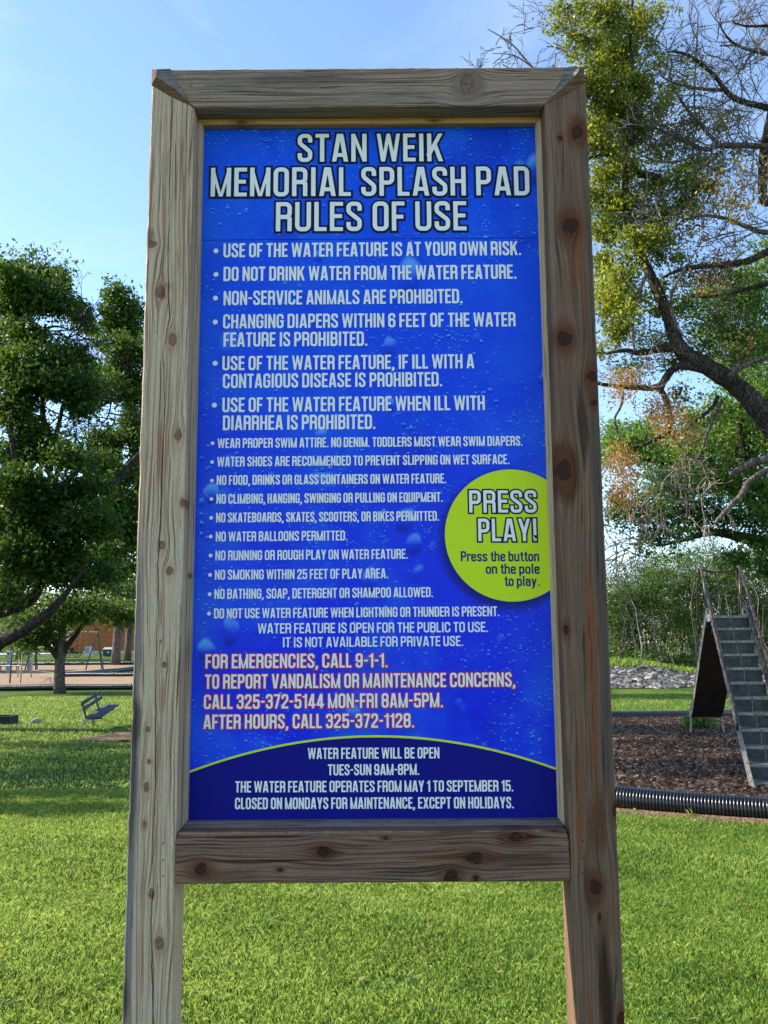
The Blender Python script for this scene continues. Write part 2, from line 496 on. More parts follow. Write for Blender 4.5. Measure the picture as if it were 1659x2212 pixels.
me = npmesh('grass', V, np.arange(4 * n_).reshape(-1, 4), np.concatenate([s[2] for s in sets]))
link('grass', me, MG, label='short sunlit green grass blades covering the park lawn', cat='grass', kind='stuff')
# longer lush clumps and clover
p0 = scatter(330, -3.6, 3.6, 4.0, 9.5, rs, frust(1.05, .1)); p0 = p0[nobed(p0)]
p = np.concatenate([q + rs.normal(0, .045, (34, 2)) for q in p0])
V, Fq, a = blades(p, .06, .004, rs, .7)
link('grass_tufts', npmesh('grass_tufts', V, Fq, a * .55), MG, label='slightly longer dark green tufts standing up out of the mown lawn', cat='grass', kind='stuff')

k_ = RPc[:66]
tn = np.gradient(k_, axis=0); tn /= np.linalg.norm(tn, axis=1)[:, None]
nn_ = np.column_stack([-tn[:, 1], tn[:, 0]])
if nn_[10, 1] > 0: nn_ = -nn_
offs = [.05, .16, .27, .37]
VS = []
for j_, of in enumerate(offs):
    w_ = of + (.05 * vnoise(k_[:, 0], k_[:, 1], 2, 6.0) if j_ == 3 else 0)
    pp = k_ + nn_ * np.asarray(w_).reshape(-1, 1); VS.append(np.column_stack([pp, np.full(len(pp), (.03, .028, .02, -.004)[j_])]))
idx = np.arange(4 * len(k_)).reshape(4, len(k_))
link('soil_strip', npmesh('soil_strip', np.concatenate(VS), np.stack([idx[:-1, :-1], idx[:-1, 1:], idx[1:, 1:], idx[1:, :-1]], -1).reshape(-1, 4), smooth=True), M_dirt, kind='structure')
# wood chips in the bed
def chips(n, poly, box, rs, z0, size):
    p = scatter(n, *box, rs); p = p[inside(p[:, 0], p[:, 1], poly)]
    n = len(p)
    a = rs.uniform(0, np.pi, n); L = size * rs.uniform(.5, 1.5, n); W = L * rs.uniform(.22, .5, n)
    ux, uy = np.cos(a), np.sin(a)
    q = np.clip(1 - (np.hypot((p[:, 0] - cen[0]) / 6.5, (p[:, 1] - cen[1]) / 7)), 0, 1)
    z = z0 + .05 * q ** .5 + rs.uniform(0, .02, n)
    tz = rs.uniform(-.35, .35, n) * L
    sz = rs.uniform(-.3, .3, n) * W + .012
    A = np.stack([p[:, 0] - ux * L / 2 - -uy * W / 2, p[:, 1] - uy * L / 2 - ux * W / 2, z - tz / 2], -1)
    B = np.stack([p[:, 0] + ux * L / 2 - -uy * W / 2, p[:, 1] + uy * L / 2 - ux * W / 2, z + tz / 2], -1)
    C = np.stack([p[:, 0] + ux * L / 2 + -uy * W / 2, p[:, 1] + uy * L / 2 + ux * W / 2, z + tz / 2 + sz], -1)
    D = np.stack([p[:, 0] - ux * L / 2 + -uy * W / 2, p[:, 1] - uy * L / 2 + ux * W / 2, z - tz / 2 + sz], -1)
    return np.stack([A, B, C, D], 1).reshape(-1, 3), np.arange(4 * n).reshape(n, 4), np.repeat(rs.uniform(0, 1, n), 4)
V, Fq, a = chips(150000, bedpoly, (.4, 9.5, 9.2, 23.3), rs, .045, .042)
link('wood_chips', npmesh('wood_chips', V, Fq, a), leafmat('wood_chip', (.040, .026, .018), (.17, .108, .072), (.48, .32, .19), .0, 2),
     label='loose brown wood chips spread around the slide', cat='wood chips', kind='stuff')

# ------------------------------------------------------------------ the sign
SX = -0.04301
sign = empty('notice_board', (SX, 2.9895, 0), label='tall timber framed blue notice board with water splash pad rules', cat='sign')
sign.rotation_euler = (-0.00565, 0, 0)

KL = [(-.7409, 3.203, .0177, .0145), (-.7027, 3.0301, .0166, .0234), (-.6593, 2.8638, .0135, .0242), (-.6317, 2.5374, .0133, .0195), (-.6103, 2.3114, .0106, .015), (-.6752, 2.1742, .0106, .0148), (-.6476, 2.0896, .0147, .016), (-.6694, 1.8647, .0042, .0049), (-.6562, 1.7905, .0083, .0106), (-.7039, 1.5921, .0074, .0088), (-.6965, 1.4945, .0073, .0079), (-.7035, 1.4157, .0089, .0158), (-.7049, 1.3045, .0072, .0093), (-.6767, 1.0989, .0096, .0159), (-.6487, .9572, .0138, .0187)]
KR = [(.7195, 3.5981, .0224, .0258), (.6848, 3.2568, .0288, .0306), (.6591, 3.5774, .0085, .008), (.6501, 2.8567, .0271, .0264), (.7346, 2.7269, .0168, .0208), (.7394, 2.6369, .0127, .0121), (.6315, 2.4114, .0256, .039), (.6218, 1.8959, .0083, .0165), (.6831, 1.1106, .018, .0229), (.7548, 1.3375, .0101, .0234), (.6915, 1.0214, .0055, .0114), (.7481, .7292, .0156, .022)]
KB = [(-.153, 1.2203, .0225, .017), (-.5291, 1.1706, .02, .0192), (.32, 1.198, .0257, .0169), (.446, 1.2588, .0241, .0155), (.2429, 1.1426, .0224, .0229), (.3172, 1.1383, .0095, .0107), (.0407, 1.2592, .008, .0046), (-.2849, 1.1675, .008, .0061)]
KT = [(.3436, 3.783, .0242, .0439)]
W_left = woodmat('pale_weathered_pine', 'z', (0.850, 0.656, 0.445), (0.457, 0.252, 0.153), (0.639, 0.240, 0.096), (0.850, 0.706, 0.467), KL, freq=165, contrast=1.0, knotcol=(.22, .105, .058), halo=.3, seed=1.0, rough_str=.55, weather_amt=.45, streak_thr=.66, stains=[(-.69, 2.45, .012, .12, (.42, .20, .09), .8), (-.672, 1.97, .009, .10, (.40, .17, .07), .8), (-.66, 1.70, .010, .07, (.45, .22, .11), .7), (-.672, 1.53, .012, .09, (.40, .20, .10), .6), (-.75, 1.50, .016, .30, (.10, .09, .088), .8), (-.748, 1.62, .022, .09, (.06, .05, .045), .8), (-.75, .80, .024, .11, (.08, .06, .05), .8), (-.752, 3.22, .022, .05, (.20, .11, .06), .8), (-.69, 3.05, .03, .02, (.40, .24, .14), .5), (-.64, 3.55, .012, .2, (.35, .2, .11), .4)],
                 edge_grey=(-.75, -.72, 1.9, 2.4, (.24, .225, .22)), fine=.35)
W_right = woodmat('brown_weathered_pine', 'z', (0.354, 0.211, 0.129), (0.131, 0.068, 0.040), (0.310, 0.084, 0.027), (0.186, 0.118, 0.077), KR, freq=180, contrast=.8, knotcol=(.035, .014, .009), halo=.85, stains=[(.745, 2.3, .03, 1.4, (.095, .078, .066), .7), (.6315, 2.40, .075, .11, (.045, .02, .012), .85), (.700, 2.55, .02, .16, (.05, .026, .016), .8), (.697, 1.75, .013, .42, (.30, .095, .030), .85), (.692, 1.30, .03, .12, (.16, .055, .022), .8), (.70, .82, .026, .30, (.03, .014, .009), .9), (.683, 1.10, .035, .07, (.05, .024, .015), .8), (.685, 3.25, .05, .07, (.07, .03, .018), .7), (.72, 3.60, .04, .05, (.08, .035, .02), .7), (.65, 2.86, .05, .06, (.07, .032, .02), .7), (.735, 2.70, .03, .09, (.08, .04, .025), .6), (.72, 3.0, .012, .3, (.20, .065, .03), .6), (.62, 3.2, .012, .5, (.34, .25, .19), .6)], seed=7.0, rough_str=.5, weather_amt=.7, streak_thr=.57, blotch=(.35, .6), fine=.5)
W_rail = woodmat('brown_rail_pine', 'x', (0.372, 0.204, 0.132), (0.116, 0.058, 0.038), (0.264, 0.084, 0.037), (0.380, 0.238, 0.171), KB, freq=150, contrast=.9, knotcol=(.04, .016, .009), halo=.8, stains=[(-.35, 1.265, .28, .006, (.03, .022, .018), .85), (-.33, 1.195, .25, .0035, (.02, .012, .01), .9), (.28, 1.20, .22, .008, (.17, .055, .02), .8), (.45, 1.19, .2, .02, (.10, .055, .035), .6), (-.45, 1.15, .12, .02, (.12, .065, .04), .6), (.1, 1.15, .5, .01, (.25, .19, .15), .5), (.45, 1.262, .09, .012, (.03, .016, .011), .7)], seed=13.0, rough_str=.5, weather_amt=.55, fine=.45)
W_beam = woodmat('grey_beam_pine', 'x', (0.586, 0.406, 0.287), (0.201, 0.134, 0.096), (0.458, 0.281, 0.171), (0.348, 0.242, 0.185), KT, freq=210, contrast=.9, knotcol=(.20, .12, .08), halo=.3, stains=[(.35, 3.78, .07, .06, (.10, .09, .08), .6), (-.2, 3.80, .25, .03, (.15, .13, .115), .6), (.1, 3.73, .4, .015, (.36, .31, .25), .6), (-.5, 3.78, .12, .04, (.34, .28, .22), .5)], seed=19.0, rough_str=.55, weather_amt=.7, streak_thr=.68, fine=.6)
W_trim_z = woodmat('fresh_trim_pine', 'z', (0.850, 0.661, 0.419), (0.497, 0.273, 0.134), (0.552, 0.273, 0.120), (0.758, 0.560, 0.389), [(.582, 1.83, .007, .012), (.583, 2.0, .004, .008)], freq=130, contrast=.6, seed=23.0, rough_str=.25, weather_amt=.4, fine=.25)
W_trim_zl = woodmat('grey_trim_pine', 'z', (0.638, 0.494, 0.388), (0.377, 0.260, 0.188), (0.435, 0.247, 0.138), (0.522, 0.442, 0.400), [(-.597, 2.08, .006, .006)], freq=150, contrast=.7, seed=29.0, rough_str=.35, weather_amt=.5, fine=.4)
W_trim_x = woodmat('tan_trim_pine', 'x', (0.676, 0.402, 0.180), (0.390, 0.196, 0.080), (0.260, 0.115, 0.050), (0.546, 0.322, 0.150), [(-.45, 3.688, .02, .008), (.23, 3.69, .015, .006)], freq=120, contrast=.6, seed=37.0, rough_str=.3, weather_amt=.5, fine=.35)
W_sill = woodmat('blue_grey_sill', 'x', (0.257, 0.234, 0.227), (0.108, 0.098, 0.091), (0.162, 0.117, 0.091), (0.338, 0.305, 0.286), [], freq=160, contrast=.7, seed=41.0, rough_str=.5, weather_amt=.5, fine=.5)
W_chip = woodmat('split_end_wood', 'x', (.30, .26, .23), (.12, .09, .07), (.2, .11, .07), (.22, .2, .18), [], freq=60, contrast=.8, seed=43.0, rough_str=.9, fine=.5)
W_end = woodmat('reddish_end_grain', 'x', (.27, .15, .085), (.13, .065, .035), (.2, .09, .04), (.2, .12, .08), [], freq=90, contrast=.7, seed=47.0, rough_str=.9, fine=.5)

crackL = [(-.6842, 3.7384), (-.685, 3.4293), (-.6819, 3.2733), (-.6777, 3.0871), (-.6715, 2.99), (-.6903, 2.864), (-.6801, 2.7046), (-.6785, 2.6061), (-.682, 2.4946), (-.6808, 2.3882), (-.6847, 2.2145), (-.6871, 2.151), (-.6811, 1.9833), (-.6841, 1.9006), (-.6832, 1.798), (-.6779, 1.5712), (-.6744, 1.4332), (-.6785, 1.2966), (-.672, 1.1426), (-.6771, 1.0477), (-.6682, .879), (-.6598, .727), (-.66, 0), (-.66, -.5)][::-1]
cz = [c[1] for c in crackL]; cx_ = [c[0] for c in crackL]

def post(name, x0, x1, ztop, mat, crack=None, seed=0, wane=None):
    N = 340; zb = -.45
    rnd = np.random.RandomState(seed)
    rings = []; 
    top = ztop
    e = rnd.normal(0, 1, (4, N + 1))
    k = np.hanning(7); k /= k.sum()
    e = np.array([np.convolve(q, k, 'same') for q in e]) * .0014
    for i in range(N + 1):
        t = i / N; z = zb + t * (3.80 - zb)
        c = .004
        ring = []
        fx = np.linspace(x0 + c, x1 - c, 15)
        front = [(x, 0.0) for x in fx]
        wv = wane(z) if wane else 0.0
        if crack:
            xc = float(np.interp(z, cz, cx_)) + .0008 * math.sin(z * 61) + .0005 * math.sin(z * 143)
            hw = (.0013 + .0006 * math.sin(z * 9) + .0004 * math.sin(z * 31))
            if 2.84 < z < 2.97: hw *= .3
            front = [q for q in front if abs(q[0] - xc) > .005][:13]
            while len(front) < 13: front.append(front[-1])
            j = sum(1 for q in front if q[0] < xc)
            front = front[:j] + [(xc - hw - .0006, 0), (xc - hw, .002), (xc, .02), (xc + hw, .002), (xc + hw + .0006, 0)] + front[j:]
        pr = [(x0, c)] + front + [(x1, c)] + [(x1, y) for y in (.03, .06, .09, .12)] + [(x1, .145), (x1 - c, .148), ((x0 + x1) / 2, .148), (x0 + c, .148), (x0, .145)] + [(x0, y) for y in (.12, .09, .06, .03)]
        for (x, y) in pr:
            if x <= x0 + .0045 and y < .01: x += e[0, i]; y += abs(e[1, i]) * 1.2
            if x >= x1 - .0045 and y < .01: x += e[2, i] * .6 - wv * (1 if y < .003 else 0)
            zz = zb + t * (top(min(max(x, x0), x1)) - zb)
            ring.append((x, y, zz))
        rings.append(ring)
    n = len(rings[0])
    Vv = np.array(rings).reshape(-1, 3)
    a = np.arange(N)[:, None] * n; k = np.arange(n)[None, :]; k2 = (k + 1) % n
    Fq = np.stack([a + k, a + k2, a + n + k2, a + n + k], -1).reshape(-1, 4)
    me = bpy.data.meshes.new(name)
    fl = [tuple(f) for f in Fq.tolist()] + [tuple(N * n + i for i in range(n))]
    me.from_pydata(Vv.tolist(), [], fl); me.update()
    return link(name, me, mat, sign)
tl = lambda x: float(np.interp(x, [-.757, -.7034, -.649, -.6056], [3.786, 3.752, 3.7225, 3.702]))
tr_ = lambda x: float(np.interp(x, [.6056, .6644, .6973, .7534], [3.702, 3.7312, 3.7513, 3.784]))
tag(post('post', -.7561, -.6072, tl, W_left, crack=True, seed=2), label='pale left timber post with a long vertical crack')
tag(post('post', .6088, .7561, tr_, W_right, seed=5, wane=lambda z: 0), label='darker brown right timber post with dark knots')

def rough_slab(name, poly_fn, x0, x1, z0, z1, y0, y1, mat, ends=None, N=150, seed=1, **k):
    """horizontal timber with slightly ragged long edges; ends(z,side)->x"""
    rnd = np.random.RandomState(seed); kk = np.hanning(7); kk /= kk.sum()
    e = np.array([np.convolve(rnd.normal(0, 1, N + 1), kk, 'same') for _ in range(4)]) * .0012
    c = .004; rings = []
    zs = np.linspace(z0 + c, z1 - c, 7)
    for i in range(N + 1):
        t = i / N
        pr = [(y0 + c, z0)] + [(y0, z) for z in zs] + [(y0 + c, z1), (y1, z1), (y1, z0)]
        r = []
        for j, (y, z) in enumerate(pr):
            if j == 0: z += e[0, i]
            if j == 8: z += e[1, i]; y += abs(e[2, i])
            a = ends(z, -1) if ends else x0; b = ends(z, 1) if ends else x1
            r.append((a + t * (b - a), y, z))
        rings.append(r)
    n = len(rings[0]); V = [q for r in rings for q in r]
    Fq = [(i * n + a, i * n + (a + 1) % n, (i + 1) * n + (a + 1) % n, (i + 1) * n + a) for i in range(N) for a in range(n)]
    Fq += [tuple(range(n - 1, -1, -1)), tuple(N * n + a for a in range(n))]
    me = bpy.data.meshes.new(name); me.from_pydata(V, [], [f[::-1] for f in Fq]); me.update()
    return link(name, me, mat, sign, **k)
def bends(z, s):
    if s < 0: return float(np.interp(z, [3.70, 3.773, 3.849], [-.6056, -.653, -.6925]))
    return float(np.interp(z, [3.70, 3.7748, 3.843], [.6056, .6659, .6817]))
rough_slab('top_beam', None, 0, 0, 3.7005, 3.846, 0.0, .148, W_beam, ends=bends, seed=3)
rough_slab('bottom_rail', None, -.6062, .6078, 1.1275, 1.2790, .001, .146, W_rail, ends=lambda z, s: s * (.607 - max(0, z - 1.262) * .5), seed=4)

def wedge(sx, A, B, C, D, E, Fp, mid, mats):
    pr = .02
    p = {'A': (A[0], 0.002, A[1]), 'B': (B[0], .0, B[1]), 'C': (C[0], -.001, C[1]), 'D': (D[0], 0.001, D[1]),
         'E': (E[0], -pr * .55, E[1]), 'F': (Fp[0], -pr, Fp[1]), 'G': (mid[0][0], 0, mid[0][1]), 'Hh': (mid[1][0], -.004, mid[1][1]), 'I': (mid[2][0], -pr * .5, mid[2][1])}
    bk = lambda q: (q[0], .147, q[2])
    g = Geo()
    # weathered split upper face
    fs = [('E', 'B', 'G', 'I'), ('I', 'G', 'C'), ('E', 'I', 'F')]
    for f in fs:
        vs = [p[q] for q in f]; g.add(vs, [tuple(range(len(vs)))])
    link('splintered_mitre', g.mesh('splintered_mitre'), mats[0], sign)
    g = Geo()
    for f in [('F', 'I', 'Hh', 'D'), ('I', 'C', 'Hh'), ('A', 'E', 'F', 'D')]:
        vs = [p[q] for q in f]; g.add(vs, [tuple(range(len(vs)))])
    g.add([p['A'], p['B'], p['E']], [(0, 1, 2)])
    g.add([p['A'], p['B'], bk(p['B']), bk(p['A'])], [(0, 1, 2, 3)])
    g.add([p['A'], p['D'], bk(p['D']), bk(p['A'])], [(0, 1, 2, 3)])
    g.add([p['D'], p['Hh'], bk(p['Hh']), bk(p['D'])], [(0, 1, 2, 3)])
    g.add([p['Hh'], p['C'], bk(p['C']), bk(p['Hh'])], [(0, 1, 2, 3)])
    g.add([bk(p['A']), bk(p['B']), bk(p['G']), bk(p['C']), bk(p['Hh']), bk(p['D'])], [(0, 1, 2, 3, 4, 5)])
    link('beam_end', g.mesh('beam_end'), mats[1], sign)
wedge(-1, (-.7580, 3.8469), (-.6925, 3.8480), (-.6056, 3.7015), (-.7570, 3.7880), (-.7380, 3.8390), (-.7370, 3.8060), [(-.653, 3.773), (-.700, 3.7510), (-.668, 3.762)], (W_chip, W_end))
wedge(1, (.7534, 3.8431), (.6817, 3.8425), (.6056, 3.7015), (.7522, 3.7829), (.7330, 3.8380), (.7280, 3.8130), [(.6659, 3.7748), (.690, 3.7455), (.683, 3.769)], (W_chip, W_end))

# inner stop strips with mitred corners
def strip(name, pts, mat):
    """pts: outer/inner polygon in x,z ; extruded y .072-.0995"""
    g = Geo(); n = len(pts)
    vs = [(x, .072, z) for x, z in pts] + [(x, .0993, z) for x, z in pts]
    g.add(vs, [tuple(range(n)), tuple(range(2 * n - 1, n - 1, -1))] + [(i, (i + 1) % n, n + (i + 1) % n, n + i) for i in range(n)])
    return link(name, g.mesh(name), mat, sign)
xo, xi, zt, zti, zb_, zbi = .6060, .5895, 3.6995, 3.6790, 1.2800, 1.3000
m_ = .0006
strip('stop_strip', [(-xo + m_, zt), (xo + .001 - m_, zt), (xi + .0015, zti), (-xi, zti)], W_trim_x)
strip('stop_strip', [(-xo, zb_), (xo + .001, zb_), (xi + .0015, zbi), (-xi, zbi)], W_sill)
strip('stop_strip', [(-xo, zb_ + .001), (-xo, zt - .001), (-xi, zti - .0008), (-xi, zbi + .0008)], W_trim_zl)
strip('stop_strip', [(xo + .002, zb_ + .001), (xo + .002, zt - .001), (xi + .0022, zti - .0008), (xi + .0022, zbi + .0008)], W_trim_z)

# nail holes
M_black = plain('black_hole', (.006, .005, .004), .9)
for x, z in [(-.6464, 1.248), (-.645, 1.1981), (-.6437, 1.1512), (.6482, 1.2479), (.6463, 1.1961), (.6446, 1.1521), (-.6193, 3.7827)]:
    g = Geo(); g.tube([(x, -.0006, z), (x + .0004, .0006, z)], [.0026, .0026], 7)
    link('nail_head', g.mesh('nail_head'), M_black, sign)  # flat black dot painted in for the dark of the hole

# ---- printed panel
def panelmat():
    b = NB('printed_blue_droplets')
    o = b.obj(); s = b.sep(o)
    x, z = s[0], s[2]
    p2 = b.comb(x, 0.0, z)
    big = b.noise(p2, 2.2, 4, .6, .4)
    zg = b.mr(z, 1.4, 3.68)
    c = b.mix(zg, (.001, .018, .78), (.003, .085, .80))
    c = b.mix(b.mr(big, .42, .68, 0, .7), c, (.010, .13, .85))
    c = b.mix(b.mr(b.noise(p2, 3.5, 3, .5), .55, .7, 0, .55), c, (.001, .012, .54))
    vg = b.mr(b.math('ABSOLUTE', b.math('SUBTRACT', x, -.08)), .16, .0)
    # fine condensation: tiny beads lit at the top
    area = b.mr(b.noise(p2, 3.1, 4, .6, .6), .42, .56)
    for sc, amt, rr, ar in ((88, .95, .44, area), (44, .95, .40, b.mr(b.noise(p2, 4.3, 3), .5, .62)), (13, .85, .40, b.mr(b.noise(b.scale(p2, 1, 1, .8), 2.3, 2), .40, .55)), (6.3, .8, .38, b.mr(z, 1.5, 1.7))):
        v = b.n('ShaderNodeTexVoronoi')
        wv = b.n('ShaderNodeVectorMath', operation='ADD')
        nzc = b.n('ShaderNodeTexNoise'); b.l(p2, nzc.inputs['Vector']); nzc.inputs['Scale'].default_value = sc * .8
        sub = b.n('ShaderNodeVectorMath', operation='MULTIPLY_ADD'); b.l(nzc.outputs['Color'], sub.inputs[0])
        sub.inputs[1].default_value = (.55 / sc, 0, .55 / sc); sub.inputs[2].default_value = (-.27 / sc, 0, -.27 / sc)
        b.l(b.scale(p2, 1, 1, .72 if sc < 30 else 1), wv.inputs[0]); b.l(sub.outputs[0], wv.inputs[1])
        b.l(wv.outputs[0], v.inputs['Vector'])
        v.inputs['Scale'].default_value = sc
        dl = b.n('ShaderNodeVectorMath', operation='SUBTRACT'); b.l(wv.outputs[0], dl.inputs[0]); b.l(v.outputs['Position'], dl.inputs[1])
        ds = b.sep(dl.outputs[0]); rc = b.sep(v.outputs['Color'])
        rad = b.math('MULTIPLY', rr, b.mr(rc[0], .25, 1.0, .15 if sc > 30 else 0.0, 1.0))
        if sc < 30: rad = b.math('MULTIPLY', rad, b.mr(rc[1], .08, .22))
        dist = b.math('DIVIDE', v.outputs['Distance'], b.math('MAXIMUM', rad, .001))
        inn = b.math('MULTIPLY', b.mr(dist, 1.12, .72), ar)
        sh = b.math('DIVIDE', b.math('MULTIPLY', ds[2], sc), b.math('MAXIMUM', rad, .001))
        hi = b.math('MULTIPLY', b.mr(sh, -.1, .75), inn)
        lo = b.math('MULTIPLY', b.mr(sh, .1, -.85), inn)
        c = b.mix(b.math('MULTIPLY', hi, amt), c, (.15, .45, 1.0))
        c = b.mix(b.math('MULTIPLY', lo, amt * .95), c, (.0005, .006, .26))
    # navy foot of the print and the badge's soft printed drop shade
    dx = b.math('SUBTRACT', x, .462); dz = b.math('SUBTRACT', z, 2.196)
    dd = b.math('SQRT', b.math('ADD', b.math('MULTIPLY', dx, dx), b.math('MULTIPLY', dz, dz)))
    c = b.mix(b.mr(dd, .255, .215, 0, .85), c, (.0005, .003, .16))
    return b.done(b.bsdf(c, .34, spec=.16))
M_panel = panelmat()
def vinyl(name, col, rough=.42): 
    b = NB(name); f = b.noise(b.obj(), 300, 2)
    return b.done(b.bsdf(b.mix(f, tuple(q * .96 for q in col), col), rough, spec=.18))
M_white = vinyl('white_print', (.90, .88, .84))
M_navy = vinyl('navy_print', (.003, .005, .035))
M_navytxt = vinyl('navy_lettering', (.004, .008, .16))
M_red = vinyl('crimson_print', (.55, .006, .09))
M_lime = vinyl('lime_print', (.66, .80, .012))
M_foot = vinyl('deep_blue_print', (.0003, .0012, .21), .55)
YP = .0998
zseam = 3.2600
g = Geo(); g.box(-.6065, .6085, YP, YP + .012, zseam + .0012, 3.70)
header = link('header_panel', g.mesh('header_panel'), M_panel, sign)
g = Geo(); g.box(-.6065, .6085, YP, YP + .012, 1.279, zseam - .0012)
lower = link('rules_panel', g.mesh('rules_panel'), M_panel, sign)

# ---- lettering, drawn stroke by stroke
def rpath(pts, r, closed=False):
    pts = [np.array(p, float) for p in pts]; out = []; n = len(pts)
    for i, p in enumerate(pts):
        if not closed and i in (0, n - 1): out.append(p); continue
        a = pts[i - 1]; c = pts[(i + 1) % n]
        da, dc = a - p, c - p; la, lc = np.linalg.norm(da), np.linalg.norm(dc)
        ua, uc = da / la, dc / lc
        ang = math.acos(max(-1, min(1, float(ua @ uc))))
        if abs(ang - math.pi) < .02: out.append(p); continue
        t = min(r / math.tan(ang / 2), la * .49, lc * .49); rr = t * math.tan(ang / 2)
        bis = (ua + uc); bis /= np.linalg.norm(bis); ce = p + bis * (rr / math.sin(ang / 2))
        p0 = p + ua * t; p1 = p + uc * t
        a0 = math.atan2(*(p0 - ce)[::-1]); a1 = math.atan2(*(p1 - ce)[::-1]); dlt = (a1 - a0 + math.pi) % (2 * math.pi) - math.pi
        for k in range(7):
            q = a0 + dlt * k / 6; out.append(ce + rr * np.array([math.cos(q), math.sin(q)]))
    return out
def glyphs(s, lower_case=False):
    """primitives: ('r',x0,y0,x1,y1) box, ('p',pts,radius,closed) stroke, ('d',x0,x1,y0,y1) slanted bar cut level at y0,y1 (x at bottom, x at top)"""
    h = s / 2; v = s * .93; q = v / 2
    W = .40; a, b, t, l = h, W - h, 1 - q, q; Rr = .115
    g = {}
    def p(*pts, r=Rr, c=False): return ('p', pts, r, c)
    g['O'] = (W, [p((a, l), (b, l), (b, t), (a, t), c=True)])
    g['Q'] = (W, [p((a, l), (b, l), (b, t), (a, t), c=True), ('d', W + .05, W - .17, -.08, .2)])
    g['C'] = (W, [p((b, .64), (b, t), (a, t), (a, l), (b, l), (b, .36))])
    g['G'] = (W, [p((b, .66), (b, t), (a, t), (a, l), (b, l), (b, .55)), ('r', W * .52, .41, W, .41 + v)])
    g['S'] = (W - .01, [p((b - .01, .69), (b - .01, t), (a, t), (a, .66), (b - .01, .36), (b - .01, l), (a, l), (a, .31))])
    g['U'] = (W, [p((a, 1), (a, l), (b, l), (b, 1))])
    g['J'] = (.3, [p((h, .0 + .25), (h, l), (.3 - h, l), (.3 - h, 1))])
    g['D'] = (W, [('r', 0, 0, s, 1), p((a, t), (b, t), (b, l), (a, l))])
    g['P'] = (W - .01, [('r', 0, 0, s, 1), p((a, t), (b - .01, t), (b - .01, .46), (a, .46))])
    g['R'] = (W, [('r', 0, 0, s, 1), p((a, t), (b, t), (b, .49), (a, .49)), p((a, .49), (b, .49), (b, 0), r=.07)])
    g['B'] = (W, [('r', 0, 0, s, 1), p((a, t), (b - .005, t), (b - .005, .53), (a, .53)), p((a, .53), (b, .53), (b, l), (a, l))])
    g['E'] = (.33, [('r', 0, 0, s, 1), ('r', 0, 1 - v, .33, 1), ('r', 0, 0, .33, v), ('r', 0, .5 - q + .01, .305, .5 + q + .01)])
    g['F'] = (.32, [('r', 0, 0, s, 1), ('r', 0, 1 - v, .32, 1), ('r', 0, .48 - q, .29, .48 + q)])
    g['L'] = (.31, [('r', 0, 0, s, 1), ('r', 0, 0, .31, v)])
    g['T'] = (.36, [('r', .18 - h, 0, .18 + h, 1), ('r', 0, 1 - v, .36, 1)])
    g['H'] = (W, [('r', 0, 0, s, 1), ('r', W - s, 0, W, 1), ('r', 0, .5 - q, W, .5 + q)])
    g['I'] = (s, [('r', 0, 0, s, 1)])
    g['A'] = (.43, [('d', h, .215 - .025, 0, 1), ('d', .43 - h, .215 + .025, 0, 1), ('r', .12, .17, .31, .17 + v)])
    g['V'] = (.42, [('d', .21 - .02, h, 0, 1), ('d', .21 + .02, .42 - h, 0, 1)])
    g['W'] = (.62, [('d', .17, h * .9, 0, 1, .86), ('d', .18, .31, 0, 1, .8), ('d', .44, .31, 0, 1, .8), ('d', .45, .62 - h * .9, 0, 1, .86)])
    g['M'] = (.53, [('r', 0, 0, s, 1), ('r', .53 - s, 0, .53, 1), ('d', .265 - .01, h * .8, 0, 1, .66), ('d', .265 + .01, .53 - h * .8, 0, 1, .66)])
    g['N'] = (.41, [('r', 0, 0, s, 1), ('r', .41 - s, 0, .41, 1), ('d', .41 - h, h, 0, 1, .78)])
    g['K'] = (.42, [('r', 0, 0, s, 1), ('d', .05, .42 - h, .22, 1), ('d', .42 - h, .2, 0, .62)])
    g['Y'] = (.41, [('r', .205 - h, 0, .205 + h, .42), ('d', .205, h, .34, 1), ('d', .205, .41 - h, .34, 1)])
    g['X'] = (.42, [('d', h, .42 - h, 0, 1), ('d', .42 - h, h, 0, 1)])
    g['1'] = (.25, [('r', .25 - s, 0, .25, 1), ('r', 0, .74, .2, .74 + v * .8)])
    g['2'] = (W - .01, [p((a, .67), (a, t), (b - .01, t), (b - .01, .60), (a + .015, .2), (a + .015, .02)), ('r', 0, 0, W - .01, v)])
    g['3'] = (W - .01, [p((a, .70), (a, t), (b - .01, t), (b - .01, .525), (.13, .525)), p((.13, .525), (b - .005, .525), (b - .005, l), (a, l), (a, .30))])
    g['4'] = (.42, [('r', .35 - s, 0, .35, 1), ('r', 0, .17, .42, .17 + v), ('d', h * .9, .25, .22, 1)])
    g['5'] = (W, [('r', .02, 1 - v, W - .02, 1), ('r', .02, .47, s + .02, 1), p((a + .02, .44), (a + .02, .575), (b, .575), (b, l), (a, l), (a, .30), r=.09)])
    g['6'] = (W, [p((b, .68), (b, t), (a, t), (a, l), (b, l), (b, .55), (a, .55))])
    g['7'] = (.37, [('r', 0, 1 - v, .37, 1), ('d', .13, .37 - h, 0, 1 - v * .5)])
    g['8'] = (W, [p((a, .52), (b, .52), (b, t), (a, t), c=True), p((a, l), (b, l), (b, .52), (a, .52), c=True)])
    g['9'] = (W, [p((a, .32), (a, l), (b, l), (b, t), (a, t), (a, .45), (b, .45))])
    g['.'] = (s * .95, [('r', 0, 0, s * .95, v)])
    g[','] = (s * .95, [('r', 0, 0, s * .95, v), ('d', .02, s * .6, -.14, .05)])
    g['-'] = (.22, [('r', 0, .42, .22, .42 + v * .9)])
    g['!'] = (s, [('r', 0, 0, s, v), ('r', 0, .27, s, 1)])
